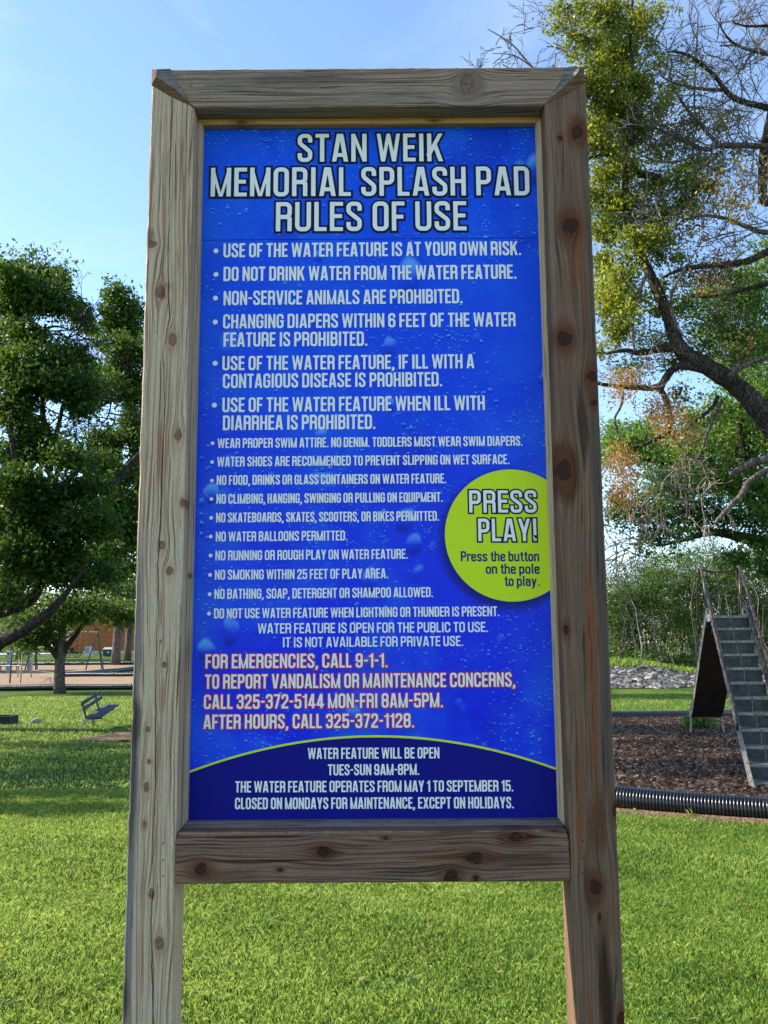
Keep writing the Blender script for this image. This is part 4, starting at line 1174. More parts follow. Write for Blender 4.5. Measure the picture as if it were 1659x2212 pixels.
limb(t0, [P(-60, 1330, 22), P(0, 1305, 22), P(25, 1190, 22), P(35, 1040, 22), P(20, 900, 22)], [.2, .14, .12, .10, .04])
limb(t0, [P(-40, 1330, 23), P(70, 1290, 23), P(95, 1180, 23), P(108, 960, 23), P(92, 890, 23), P(98, 700, 23)], [.2, .15, .12, .09, .07, .03])
limb(t0, [P(98, 1000, 23), P(122, 935, 23), P(135, 880, 23), P(150, 820, 23)], [.07, .06, .05, .02])
limb(t0, [P(90, 1180, 23), P(130, 1000, 23.2), P(155, 1010, 23.2), P(165, 925, 23)], [.08, .06, .04, .02])
limb(t0, [P(60, 760, 23), P(95, 715, 23), P(120, 705, 23), P(150, 712, 23)], [.05, .04, .03, .015])
limb(t0, [P(95, 1180, 23), P(160, 1020, 23), P(230, 1050, 23.5), P(300, 985, 24), P(330, 980, 24)], [.08, .07, .08, .09, .08])
B = []
for q in [(250, 215, 190, 130, 2300), (60, 240, 110, 140, 1300), (330, 400, 170, 100, 1900), (90, 420, 130, 120, 1700), (520, 470, 80, 80, 500), (560, 560, 60, 60, 300), (430, 250, 70, 60, 300),
          (200, 620, 150, 60, 900), (40, 650, 90, 130, 1100), (330, 800, 180, 110, 1900), (110, 850, 150, 140, 1900), (520, 790, 120, 90, 1000),
          (250, 960, 210, 100, 2000), (500, 960, 150, 90, 1400), (100, 1120, 140, 110, 1400), (520, 1120, 90, 80, 700), (170, 1250, 90, 80, 600), (70, 1420, 110, 90, 900), (260, 1370, 110, 120, 1100),
          (450, 1430, 110, 80, 800), (600, 1480, 120, 90, 900), (130, 1620, 180, 130, 2000), (330, 1700, 170, 130, 2000), (560, 1660, 150, 110, 1500), (250, 1880, 240, 120, 2600), (560, 1880, 190, 130, 2200), (120, 2080, 180, 120, 1800), (400, 2080, 170, 90, 1600), (40, 1850, 120, 150, 1300), (300, 2190, 160, 60, 1300), (480, 2220, 110, 55, 900), (110, 2240, 130, 60, 1000), (640, 2200, 120, 60, 900), (40, 2330, 90, 50, 450)]:
    B.append(zb7(*q[:4], rng.uniform(21.3, 24.3), int(q[4] * 1.6)))
# crown outside the frame (throws the dapple on the lawn)
for c, r, n in [((-11.5, 21, 6.5), (3.5, 3.5, 2.0), 3800), ((-13.5, 18, 6.3), (3.0, 3.0, 1.6), 2600), ((-10.8, 25, 8), (3, 3, 2), 2200), ((-15.5, 22, 6.5), (3, 3, 2), 1800)]:
    B.append((c, r, n))
B = [((c[0] - t0.location.x, c[1] - t0.location.y, c[2]), r, n) for c, r, n in B]
crown('crown', B, .125, L_dark, rs, t0, sig=.17, shell=.15, per=24, gaps=True)
g = Geo()
for (u, v) in [(330, 620), (380, 600), (450, 640), (500, 620), (560, 650), (600, 1100), (720, 1140), (760, 1190), (400, 1150), (330, 1330), (200, 600), (620, 520), (420, 1450), (150, 1300)]:
    uu, vv = z7(u, v)
    for _ in range(3):
        p_ = P(uu, vv, 23) - t0.location
        ramify(g, p_, Vector((rng.gauss(0, 1), rng.gauss(0, .5), rng.gauss(.0, .5))), .8, .022, 2, rng, rmin=.006)
link('branches', g.mesh('branches'), M_bark, t0)

t6 = empty('pecan_tree', (-13.5, 15.5, 0), label='spreading tree just outside the left edge whose shade falls on the lawn', cat='tree')
g = Geo(); g.tube([(0, 0, -.1), (0, 0, 1.4), (.3, 0, 3.2), (.8, .2, 5.0)], [.4, .3, .24, .12], 10)
for a_ in [(1.8, -2.2, 5), (1.6, 1, 5.1), (.2, 3.8, 5.2), (2.6, -.8, 5.0)]: g.tube([(.3, 0, 3.0), (a_[0] * .5, a_[1] * .5, 4.2), a_], [.16, .1, .03], 7)
link('trunk', g.mesh('trunk'), M_bark, t6)
crown('crown', [((2.3, -2.6, 5.0), (2.6, .42, .6), 2400), ((2.2, -1.4, 5.1), (2.9, .45, .7), 2720), ((1.9, .3, 5.1), (3.1, .95, .7), 3680), ((1.2, 2.3, 5.2), (3.1, 1.0, .7), 3520), ((.3, 4.4, 5.2), (3.2, 1.0, .7), 3360), ((-1.0, 1.0, 6.4), (2.5, 2.8, .8), 2400)], .12, L_dark, rs, t6, sig=.16, shell=.05)
t1 = empty('pecan_tree', (-9.4, 38.2, 0), label='tall dark tree whose trunk is hidden behind the left post', cat='tree')
g = Geo(); g.tube(rel(t1, [(-9.4, 38.2, -.1), (-9.4, 38.2, 1.0), (-9.5, 38.2, 3.5), (-9.7, 38.2, 6.2), (-10.2, 38, 9), (-10.8, 38, 12.5), (-11.0, 38, 15)]), [.6, .45, .4, .34, .25, .15, .05], 12, wob=.05, rng=rng)
link('trunk', g.mesh('trunk', True), M_bark, t1)
limb(t1, [P(335, 1190, 38), P(290, 1030, 38), P(262, 1040, 37.5), P(225, 1060, 37)], [.2, .2, .15, .07])
limb(t1, [P(330, 1000, 38), P(296, 985, 38), P(268, 1010, 37.6), P(235, 1030, 37)], [.16, .14, .09, .04])
limb(t1, [P(310, 820, 38), P(280, 850, 38), P(232, 870, 37.6), P(200, 890, 37)], [.12, .1, .06, .03])
B = []
for q in [(755, 350, 90, 80, 800), (760, 440, 120, 90, 1200), (870, 470, 70, 70, 600), (680, 470, 60, 50, 300), (700, 560, 80, 60, 600), (850, 600, 100, 90, 1300), (800, 700, 110, 60, 700), (870, 760, 110, 90, 1200), (780, 830, 100, 60, 900), (690, 880, 90, 60, 700), (850, 930, 120, 90, 1500), (720, 960, 100, 70, 800), (880, 1060, 90, 60, 800), (640, 1050, 60, 70, 500), (890, 1200, 90, 60, 800), (760, 1330, 120, 70, 1000), (880, 1300, 80, 60, 700), (660, 1300, 90, 60, 600), (700, 1420, 100, 60, 700), (620, 600, 50, 60, 300), (640, 700, 60, 60, 350),
          (830, 1540, 130, 70, 1300), (700, 1650, 130, 90, 1400), (830, 1750, 160, 110, 2200), (700, 1880, 130, 110, 1600), (850, 1960, 150, 130, 2200), (660, 2060, 140, 90, 1300), (800, 2150, 150, 80, 1400)]:
    B.append(zb7(*q[:4], rng.uniform(36.5, 39.5), int(q[4] * 1.4)))
B += [((-7.5, 38, 13), (2.2, 2.5, 2.5), 1500), ((-6.5, 38, 9.5), (2.5, 2.5, 2), 1500)]
B = [((c[0] - t1.location.x, c[1] - t1.location.y, c[2]), r, n) for c, r, n in B]
crown('crown', B, .18, L_dark, rs, t1, sig=.24, shell=.15, per=22, gaps=True)

def G(u, v, z=0.0):
    d = rgt * ((u - 829.5) / 2017.1) - upv * ((v - 1106.0) / 2017.1) + fwd
    return Vector((0, 0, EYE)) + d * ((z - EYE) / d.z)
b2 = G(129, 1498)
t2 = empty('young_pecan_tree', b2, label='small forked tree with furrowed grey trunk standing before the left playground', cat='tree')
g = Geo(); D2 = b2.y
g.tube(rel(t2, [P(129, 1502, D2), P(128, 1480, D2), P(129, 1440, D2), P(131, 1412, D2), P(134, 1370, D2), P(140, 1320, D2)]), [.27, .225, .2, .22, .15, .08], 14, wob=.06, rng=rng)
link('trunk', g.mesh('trunk', True), M_bark_grey, t2)
limb(t2, [P(128, 1425, D2), P(112, 1405, D2 - .3), P(90, 1388, D2 - .6), P(66, 1372, D2 - .8)], [.15, .11, .08, .04])
limb(t2, [P(128, 1410, D2), P(117, 1388, D2 - .1), P(104, 1372, D2 - .2), P(92, 1350, D2 - .2)], [.13, .1, .07, .03])
limb(t2, [P(134, 1412, D2), P(148, 1392, D2), P(166, 1368, D2), P(188, 1340, D2), P(215, 1320, D2)], [.16, .12, .10, .07, .03])
B = []
for u, v, ru, rv, n in [(60, 1375, 45, 18, 1100), (40, 1395, 30, 10, 350), (95, 1362, 40, 22, 1000), (75, 1340, 55, 25, 1100), (130, 1330, 55, 25, 1200), (180, 1322, 50, 20, 1000), (235, 1322, 40, 18, 700), (60, 1400, 12, 14, 130), (110, 1385, 20, 12, 250), (30, 1350, 40, 25, 700), (270, 1330, 40, 25, 800), (215, 1310, 60, 20, 900), (20, 1310, 50, 30, 900), (120, 1300, 80, 22, 1400), (85, 1372, 30, 15, 500)]:
    c, r, n = pb(u, v, ru, rv, D2 + rng.uniform(-1.4, 1.4), n); B.append(((c[0] - b2.x, c[1] - b2.y, c[2]), r, n))
crown('crown', B, .17, L_mid, rs, t2, sig=.24, shell=.1, per=20)

for (u, v, Dd, rad, lab) in [(254, 1435, 80, .36, 'second grey trunk from the left post standing by the swings'), (279, 1430, 84, .30, 'brown trunk just beside the left post near the orange building'), (47, 1420, 92, .3, 'distant tree trunk in the sun beyond the exercise bars')]:
    x = (u - 829.5) / 2017.1 * Dd; zz = Hf(x, Dd)
    t = empty('park_tree', (x, Dd, zz), label=lab, cat='tree')
    g = Geo(); g.tube([(0, 0, -.3), (.05, 0, 1.4), (.12, 0, 3.2), (-.2, 0, 5), (.4, 0, 7.5)], [rad * 1.25, rad, rad * .95, rad * .6, rad * .2], 10, wob=.06, rng=rng)
    link('trunk', g.mesh('trunk', True), M_bark_grey, t)
    ks = 0.55 if u == 47 else 1.0
    crown('crown', [((0, 0, 5.8 * (.8 if u == 47 else 1)), (3.4 * ks, 3.0 * ks, 1.7), 2200), ((-1.2, 0, 7.5), (2.6 * ks, 2.6 * ks, 2), 1500), ((.8, 0, 4.2 if u != 47 else 3.4), (2.0 * ks, 1.8, .7), 800)], .3, L_mid, rs, t, sig=.4, shell=.1)

# far woods beyond the left playground
B = []
for i in range(44):
    x = -150 + i * 5.2 + rng.uniform(-2, 2); y = rng.uniform(150, 185); h = rng.uniform(5, 9.5)
    if -50 < x < -20: y += 10
    B.append(((x, y, Hf(x, y) + h * .5), (4.5, 4, h * .55), 520))
crown('far_trees', B, .75, L_mid, rs, None, sig=.9, shell=.4, label='far mass of green trees closing the view behind the park', cat='trees', kind='stuff')

# ------------------------------------------------------------------ bench, rock, pit
M_bench = plain('grey_blue_bench_slat', (.05, .062, .085), .75, .0, .4, 12, .3, .004)
M_pale = plain('pale_steel_tube', (.42, .42, .36), .5, .2, .2, 12, .1, .002)
bench = empty('park_bench', G(173, 1579), label='small tilted park bench with grey blue slats on bent tube legs', cat='bench')
axd = Vector((-.07, 1.4, .15)).normalized(); dpv = Vector((1, .06, 0)).normalized()
def bp(l, d, z): return axd * l + dpv * d + Vector((0, 0, z))
def bslat(name, d, z, w_, h_, l0=-.05, l1=1.62, upd=(0, 0, 1)):
    g = Geo(); g.bar(bp(l0, d, z), bp(l1, d, z), w_, h_, upd); link(name, g.mesh(name), M_bench, bench)
for i, d in enumerate((.16, .29, .42)): bslat('seat_slat', d, .285 + .01 * i, .115, .03)
bslat('back_slat', .02, .60, .025, .085); bslat('back_slat', .055, .48, .025, .085)
for l in (.05, 1.15):
    g = Geo(); g.tube([bp(l, .01, .64), bp(l, .045, .5), bp(l, .08, .36), bp(l, .13, .27), bp(l, .22, .255), bp(l, .46, .265)], .022, 8)
    link('bench_frame', g.mesh('bench_frame'), M_bench, bench)
    g = Geo(); c = catmull([(.0, -.03 if l < .5 else -.2), (.02, .06), (.07, .15), (.15, .23), (.26, .25)], 5)
    g.tube([bp(l, q[0] - .02, q[1]) for q in c], .02, 8)
    link('leg', g.mesh('leg'), M_pale if l < .5 else M_bench, bench)
g = Geo(); g.tube([bp(.25, .2, .27), bp(.25, .17, .13)], .014, 6); link('brace', g.mesh('brace'), M_pale, bench)

def rockmesh(seed, sx=1, sy=1, sz=1, sub=2):
    import bmesh
    r = random.Random(seed); bm = bmesh.new(); bmesh.ops.create_icosphere(bm, subdivisions=sub, radius=.5)
    pl = [(Vector([r.gauss(0, 1) for _ in range(3)]).normalized(), r.uniform(.3, .45)) for _ in range(9)]
    for v in bm.verts:
        for n_, d_ in pl:
            k = v.co.dot(n_) - d_
            if k > 0: v.co -= n_ * k
        v.co.x *= sx; v.co.y *= sy; v.co.z *= sz
    me = bpy.data.meshes.new('rock'); bm.to_mesh(me); bm.free(); return me
M_rock = plain('pale_limestone', (.26, .245, .225), .9, 0, .4, 5, .6, .03)
M_rockg = plain('grey_creek_stone', (.10, .097, .095), .9, 0, .5, 3, .6, .03)
q = G(78, 1562); link('limestone_rock', rockmesh(4, .3, .22, .17), M_rock, None, (q.x, q.y, .04), label='pale lone rock lying on the lawn left of the bench', cat='rock')
q = G(2, 1564)
pit = empty('fire_pit', q, label='low dark square fire pit on the lawn at the left edge', cat='fire pit')
g = Geo()
for i in range(4):
    a = [(-.28, -.28), (.28, -.28), (.28, .28), (-.28, .28)]; g.bar((*a[i], .1), (*a[(i + 1) % 4], .1), .07, .2)
link('pit_wall', g.mesh('pit_wall'), plain('sooty_stone', (.03, .028, .027), .9, var=.5), pit)
g = Geo(); g.box(-.45, .62, -.4, .36, -.02, .012); link('pit_slab', g.mesh('pit_slab'), M_rock, pit)

# ------------------------------------------------------------------ left playground equipment
M_green_tube = plain('dark_green_tube', (.03, .06, .055), .5, .3)
M_tan_tube = plain('tan_worn_tube', (.36, .28, .18), .6, .2)
M_chain = plain('chain_steel', (.12, .12, .12), .5, .6)
SD = 72.0
def xl_(u, D): return (u - 829.5) / 2017.1 * D
swg = empty('swing_set', (xl_(150, SD), SD, Hf(-24, SD)), label='metal swing set with three belt seats under the trees', cat='swing set')
xL, xR = xl_(80, SD) - swg.location.x, xl_(214, SD) - swg.location.x
g = Geo(); g.tube([(xL, 0, 2.85), (xR, 0, 2.85)], .055, 8); link('top_bar', g.mesh('top_bar'), M_tan_tube, swg)
for xx, sg in ((xL, -1), (xR, 1)):
    for dy, dx in ((-1.0, -.55 * sg), (1.1, .1 * sg), (-.2, .62 * sg)):
        g = Geo(); g.tube([(xx, 0, 2.9), (xx + dx, dy, -.15)], .05, 7); link('leg', g.mesh('leg'), M_green_tube, swg)
for u in (111, 149, 184):
    xc = xl_(u, SD) - swg.location.x
    for sg in (-1, 1):
        g = Geo(); g.tube([(xc + sg * .2, 0, 2.8), (xc + sg * .3, 0, .72)], .013, 4); link('chain', g.mesh('chain'), M_chain, swg)
    g = Geo(); pts = [(xc - .3, 0, .72), (xc - .2, 0, .58), (xc, 0, .52), (xc + .2, 0, .58), (xc + .3, 0, .72)]
    for a, b in zip(pts[:-1], pts[1:]): g.bar(a, b, .16, .02)
    link('belt_seat', g.mesh('belt_seat'), M_black, swg)
bars = empty('exercise_bars', (xl_(40, 50), 50, 0), label='row of tan upright exercise bars with cross rails at the left edge', cat='exercise bars')
o_ = bars.location
ups = [(21, 1477, 1388), (38, 1464, 1402), (44, 1476, 1392), (67, 1464, 1410), (119, 1472, 1408), (-22, 1474, 1395)]
pos = []
for u, v, vt in ups:
    q = G(u, v); h = EYE + (hz(u) - vt) / 2017.1 * q.y; pos.append((q, h))
    g = Geo(); g.tube([(q.x - o_.x, q.y - o_.y, -.1), (q.x - o_.x + .05, q.y - o_.y, h)], .045, 7)
    link('upright', g.mesh('upright'), M_tan_tube if u != 21 else M_green_tube, bars)
def rail(a, b, ha, hb):
    qa, qb = pos[a][0], pos[b][0]
    g = Geo(); g.tube([(qa.x - o_.x, qa.y - o_.y, ha), (qb.x - o_.x, qb.y - o_.y, hb)], .025, 6); link('cross_rail', g.mesh('cross_rail'), M_green_tube, bars)
rail(5, 0, 1.65, 1.65); rail(0, 1, 1.65, 1.55); rail(5, 2, .9, .9); rail(2, 3, .9, .9); rail(3, 4, .45, .45); rail(1, 3, 1.5, 1.4)

# shelter at the very left edge
shl = empty('picnic_shelter', (xl_(-40, 66), 68, Hf(-30, 68)), label='edge of a grey park shelter with post and sloping roof at far left', cat='shelter')
M_grey = plain('grey_painted_wood', (.3, .3, .29), .8)
for dx in (1.35, -1.6, -4.5):
    for dy in (0, 4):
        g = Geo(); g.box(dx - .12, dx + .12, dy - .12, dy + .12, -.2, 2.4); link('post', g.mesh('post'), M_grey, shl)
g = Geo(); g.add([(-5.2, -.6, 3.3), (-1.6, -.6, 4.3), (2.0, -.6, 2.35), (-5.2, 4.6, 3.3), (-1.6, 4.6, 4.3), (2.0, 4.6, 2.35), (-5.2, -.6, 3.2), (-1.6, -.6, 4.15), (2.0, -.6, 2.22), (-5.2, 4.6, 3.2), (-1.6, 4.6, 4.15), (2.0, 4.6, 2.22)],
                 [(0, 1, 4, 3), (1, 2, 5, 4), (6, 9, 10, 7), (7, 10, 11, 8), (0, 6, 7, 1), (1, 7, 8, 2), (2, 8, 11, 5), (3, 4, 10, 9), (4, 5, 11, 10), (0, 3, 9, 6)])
link('roof', g.mesh('roof'), plain('green_grey_roof', (.22, .27, .25), .6, .3), shl)
g = Geo(); g.box(.2, 1.7, 1.0, 1.4, .42, .47); g.box(.3, .36, 1.1, 1.3, 0, .42); g.box(1.5, 1.56, 1.1, 1.3, 0, .42); link('bench_seat', g.mesh('bench_seat'), M_grey, shl)

# orange building
BD = 112.0
bx0, bx1 = xl_(157, BD), xl_(345, BD)
bld = empty('orange_building', ((bx0 + bx1) / 2, BD, Hf(-30, BD)), label='orange brown walled building behind the swing set', cat='building')
M_or = NB('orange_stucco'); oo = M_or.obj(); ff = M_or.noise(oo, 3, 5)
M_or = M_or.done(M_or.bsdf(M_or.mix(ff, (.30, .095, .035), (.44, .15, .055)), .9, M_or.bump(ff, .3, .02), spec=.1))
hwB = (bx1 - bx0) / 2
g = Geo(); g.add([(-hwB, 0, .25), (hwB, 0, .25), (hwB, 9, .25), (-hwB, 9, .25), (-hwB, 0, 3.6), (hwB, 0, 4.2), (hwB, 9, 4.2), (-hwB, 9, 3.6), (-hwB + 3.4, 0, 5.6), (-hwB + 3.4, 9, 5.6)],
                 [(0, 1, 5, 8, 4), (1, 2, 6, 5), (2, 3, 7, 9, 6), (3, 0, 4, 7)])
link('wall', g.mesh('wall'), M_or, bld)
g = Geo(); g.add([(-hwB - .3, -.4, 3.5), (-hwB + 3.4, -.4, 5.75), (-hwB + 3.4, 9.4, 5.75), (-hwB - .3, 9.4, 3.5), (hwB + .3, -.4, 4.3), (hwB + .3, 9.4, 4.3)], [(0, 1, 2, 3), (1, 4, 5, 2)])
link('roof', g.mesh('roof'), M_grey, bld)
for i in range(16):
    g = Geo(); x = -hwB + .3 + i * .62; g.box(x, x + .5, -.05, .3, -.5, .22); link('foundation_block', g.mesh('foundation_block'), plain('white_block', (.6, .58, .54), .9) if i == 0 else bpy.data.materials['white_block'], bld)
q = Vector((xl_(151, 118), 118, Hf(-40, 118)))
shed = empty('pale_shed', q, label='pale shed with white roof left of the orange building', cat='shed')
g = Geo(); g.box(-1.1, .5, 0, 4, -.2, 2.4); link('wall', g.mesh('wall'), plain('pale_wall', (.5, .48, .4), .9), shed)
g = Geo(); g.bar((-1.5, 2, 2.35), (.9, 2, 3.2), 5, .1, (0, 0, 1)); link('roof', g.mesh('roof'), plain('white_roof', (.7, .72, .7), .6), shed)
CD = 100.0; cz0 = Hf(xl_(195, CD), CD)
cab = empty('utility_cabinet', (xl_(195, CD), CD, cz0), label='white utility cabinet on the grass before the orange building', cat='cabinet')
g = Geo(); g.box(-.35, .35, 0, .5, -.1, 1.0); link('cabinet_body', g.mesh('cabinet_body'), plain('white_cabinet', (.62, .63, .6), .6), cab)
g = Geo(); g.box(-.28, .1, -.02, 0, .3, .9); link('cabinet_door', g.mesh('cabinet_door'), M_grey, cab)
dm = empty('dumpster', (xl_(240, 97), 97, Hf(xl_(240, 97), 97)), label='small dark green dumpster beside the grey trunk', cat='dumpster')
g = Geo(); g.add([(-.5, -.3, .05), (.5, -.3, .05), (.5, .4, .05), (-.5, .4, .05), (-.55, -.35, .75), (.55, -.35, .75), (.5, .4, .95), (-.5, .4, .95)], [(0, 3, 2, 1), (0, 1, 5, 4), (1, 2, 6, 5), (2, 3, 7, 6), (3, 0, 4, 7)])
link('bin_body', g.mesh('bin_body'), M_green_tube, dm)
g = Geo(); g.bar((0, -.4, .77), (0, .42, .98), 1.16, .04); link('lid', g.mesh('lid'), M_grey, dm)
g = Geo(); g.box(-.13, .13, -.335, -.325, .42, .62); link('label_plate', g.mesh('label_plate'), bpy.data.materials['white_cabinet'], dm)
fm = empty('farm_implement', (xl_(161, 96), 96, Hf(xl_(161, 96), 96)), label='rusty old wheeled farm machine with a metal seat near the building', cat='farm machine')
M_rust = plain('dark_rust', (.07, .025, .018), .8, .2)
for xx in (-.55, .5):
    g = Geo(); pts = [(xx + .42 * math.cos(a), 0, .45 + .42 * math.sin(a)) for a in np.linspace(0, 2 * math.pi, 17)]
    g.tube(pts, .035, 5, cap=False)
    for a in np.linspace(0, math.pi, 5)[:-1]: g.tube([(xx + .42 * math.cos(a), 0, .45 + .42 * math.sin(a)), (xx - .42 * math.cos(a), 0, .45 - .42 * math.sin(a))], .02, 4)
    link('wheel', g.mesh('wheel'), M_rust, fm)
g = Geo(); g.bar((-.9, .3, .5), (.95, .3, .55), .4, .12); g.tube([(-.1, .2, .5), (.1, .2, .95), (.45, .2, 1.15)], .03, 5); link('frame', g.mesh('frame'), M_rust, fm)
g = Geo(); g.bar((.42, .2, 1.2), (.78, .2, 1.28), .3, .05); link('seat', g.mesh('seat'), M_rust, fm)
g = Geo(); g.tube([(-.5, .2, .5), (-.7, .2, 1.15)], .03, 5); g.box(-.35, .1, .1, .5, .55, 1.0); link('hopper', g.mesh('hopper'), M_rust, fm)

# ------------------------------------------------------------------ creek bank stones and shrubs
rs = np.random.RandomState(5); rng = random.Random(5)
rocks = [rockmesh(30 + i, 1, .75, .45, 1) for i in range(6)]
for m in rocks: m.materials.append(M_rockg if len(m.name) % 2 else M_rock)
for i, m in enumerate(rocks): m.materials[0] = (M_rockg, M_rock)[i % 2]
cnt = 0
bp_ = []
while cnt < 230:
    x = rng.uniform(7.5, 23); y = rng.uniform(38.5, 50)
    e = 38.5 + .55 * (min(max(x, 4), 16) - 9) + .8 * math.sin(x * .9)
    if not (e - .3 < y < e + 8.2) or abs(x) > y * .43: continue
    s_r = rng.choice([.18, .22, .26, .3, .36, .45, .7]) * rng.uniform(.8, 1.1)
    link('creek_stone', rocks[cnt % 6], None, None, (x, y, Hf(x, y) + .03), (rng.uniform(-.3, .3), rng.uniform(-.3, .3), rng.uniform(0, 6.3)),
         label='flat pale grey stone among the rubble on the creek bank', cat='stone', group='stones on the creek bank').scale = (s_r, s_r, s_r)
    cnt += 1
# finer rubble
V = []; Fc = []
n = 5200
x = rs.uniform(6, 24, n); y = rs.uniform(38, 51, n)
e = 38.5 + .55 * (np.clip(x, 4, 16) - 9) + .8 * np.sin(x * .9)
k = (y > e - .2) & (y < e + 8.8); x, y = x[k], y[k]; n = len(x)
s_ = rs.uniform(.06, .2, n); a = rs.uniform(0, 6.28, n)
base = np.array([[-1, -1, 0], [1, -1, 0], [1, 1, 0], [-1, 1, 0], [-.6, -.6, .5], [.7, -.5, .6], [.5, .7, .5], [-.7, .5, .6]], float)
vv = base[None] * s_[:, None, None] * rs.uniform(.6, 1.2, (n, 8, 3))
ca, sa = np.cos(a)[:, None], np.sin(a)[:, None]
V = np.stack([vv[..., 0] * ca - vv[..., 1] * sa * .7 + x[:, None], vv[..., 0] * sa + vv[..., 1] * ca * .7 + y[:, None], vv[..., 2] + (H(x, y) - .02)[:, None]], -1).reshape(-1, 3)
fb = np.array([[4, 5, 6, 7], [0, 1, 5, 4], [1, 2, 6, 5], [2, 3, 7, 6], [3, 0, 4, 7]])
Fc = (fb[None] + (np.arange(n) * 8)[:, None, None]).reshape(-1, 4)
link('creek_rubble', npmesh('creek_rubble', V, Fc, np.repeat(rs.uniform(0, 1, n), 8)), leafmat('rubble_stone', (.018, .018, .02), (.085, .083, .08), (.30, .29, .27), 0, 1), label='small broken stones covering the creek bank', cat='rubble', kind='stuff')
# dark soil between stones
xx, yy = np.meshgrid(np.linspace(3.5, 27, 60), np.linspace(0, 1, 26))
e = 38.5 + .55 * (np.clip(xx, 4, 16) - 9) + .8 * np.sin(xx * .9)
Yb = e - .25 + yy * 11; Zb = H(xx, Yb) + .02
idx = np.arange(60 * 26).reshape(26, 60)
link('creek_bank', npmesh('creek_bank', np.stack([xx, Yb, Zb], -1).reshape(-1, 3), np.stack([idx[:-1, :-1], idx[:-1, 1:], idx[1:, 1:], idx[1:, :-1]], -1).reshape(-1, 4), smooth=True), plain('dark_creek_soil', (.06, .052, .045), .95, var=.5, nscale=4, bump=.8, bd=.05), kind='structure')

SH = [(1322, 1282, 50), (1350, 1268, 53), (1378, 1262, 50), (1408, 1250, 54), (1436, 1232, 51), (1462, 1218, 56), (1492, 1226, 52), (1520, 1216, 55), (1548, 1222, 51), (1580, 1208, 56), (1610, 1215, 52), (1645, 1205, 55), (1690, 1210, 53), (1740, 1200, 56), (1260, 1290, 54), (1200, 1290, 55)]
SHL = ['pale dusty creek tree right beside the right post of the board', 'second creek tree from the right post with mid green leaves', 'lower creek tree above the left end of the stones', 'dusty pale creek tree standing behind the middle of the stones',
 'pale leafy creek tree above the right part of the stones', 'dark green creek tree left of the slide chute top', 'creek tree just left of the slide handrail loop', 'mid green creek tree seen between the slide handrails at left', 'pale creek tree directly above the slide platform',
 'dusty creek tree seen just left of the right handrail', 'mid green creek tree behind the right handrail loop', 'dark creek tree at the right edge of the picture', 'creek tree just beyond the right edge of the picture', 'furthest right creek tree outside the picture',
 'creek tree hidden behind the right post', 'creek tree hidden behind the blue panel']
for i, (u, v, D) in enumerate(SH):
    x = xl_(u, D); z0 = Hf(x, D); top = (EYE + (hz(u) - v) / 2017.1 * D - z0) * rng.uniform(1.05, 1.28)
    lab = SHL[i]
    t = empty('creek_tree', (x, D, z0), label=lab, cat='tree', group='scrubby trees along the creek bank')
    g = Geo(); tips = []
    for s in range(4):
        a = rng.uniform(0, 6.28); bx, by = .35 * math.cos(a), .5 * math.sin(a)
        ex, ey = bx * 1.5 + rng.gauss(0, .7), by + rng.gauss(0, .6)
        pts = wander((bx, by, -.2), (ex, ey, top * rng.uniform(.65, .92)), 6, .035, rng)
        g.tube(pts, [.07, .06, .05, .04, .03, .02, .01], 5, cap=False)
        for p_ in pts[2:]:
            for _ in range(2): ramify(g, p_, Vector((rng.gauss(0, 1), rng.gauss(0, .7), rng.uniform(.1, 1.2))), top * .2, .017, 1, rng, kids=(2, 4), rmin=.006)
    link('trunk', g.mesh('trunk'), M_twig_pale if i % 2 == 0 else M_twig, t)
    B = [((rng.gauss(0, .35), rng.gauss(0, .5), top * f), (1.0 + .2 * rng.random(), .9, top * .16), int(q_ * 1.7)) for f, q_ in ((.2, 350), (.35, 500), (.5, 700), (.64, 800), (.78, 650), (.9, 330))]
    B += [((rng.gauss(0, .9), rng.gauss(0, .5), top * rng.uniform(.4, 1.02)), (.45, .5, .4), 190) for _ in range(7)]
    crown('crown', B, .12, (L_shrub, L_mid, L_dark)[i % 3] if i % 4 else L_shrub, rs, t, sig=.2, shell=.1, per=16)
# undergrowth behind, reading as one mass
B = []
for i in range(34):
    u = 1180 + i * 18; D = rng.uniform(57, 64); x = xl_(u, D)
    B.append(((x, D, Hf(x, D) + 1.2 + rng.random()), (1.3, 1.2, 1.9), 420))
for i in range(26):
    u = 1290 + i * 16; D = rng.uniform(48.5, 50); x = xl_(u, D)
    B.append(((x, D, Hf(x, D) + .2), (.6, .5, .35), 170))
crown('undergrowth', B, .15, L_shrub, rs, None, sig=.25, shell=.1, label='tangled green undergrowth behind and under the creek side trees', cat='undergrowth', kind='stuff')
g = Geo()
for i in range(60):
    u = rng.uniform(1310, 1660); D = rng.uniform(48, 56); x = xl_(u, D); z0 = Hf(x, D)
    pts = wander((x, D, z0 - .1), (x + rng.gauss(0, .5), D + rng.gauss(0, .3), z0 + rng.uniform(1.2, 4.5)), 4, .05, rng)
    g.tube(pts, [.03, .026, .02, .015, .008], 4, cap=False)
link('thicket_stems', g.mesh('thicket_stems'), M_twig_pale, label='many thin pale bare stems standing in the creek side thicket', cat='stems', kind='stuff')
V, Fq, a = blades(np.column_stack([rs.uniform(6, 24, 9000), rs.uniform(46.5, 50, 9000)]), .28, .03, rs, .7)
link('bank_grass', npmesh('bank_grass', V, Fq, a), MG, label='tall rough grass growing along the top of the creek bank', cat='grass', kind='stuff')

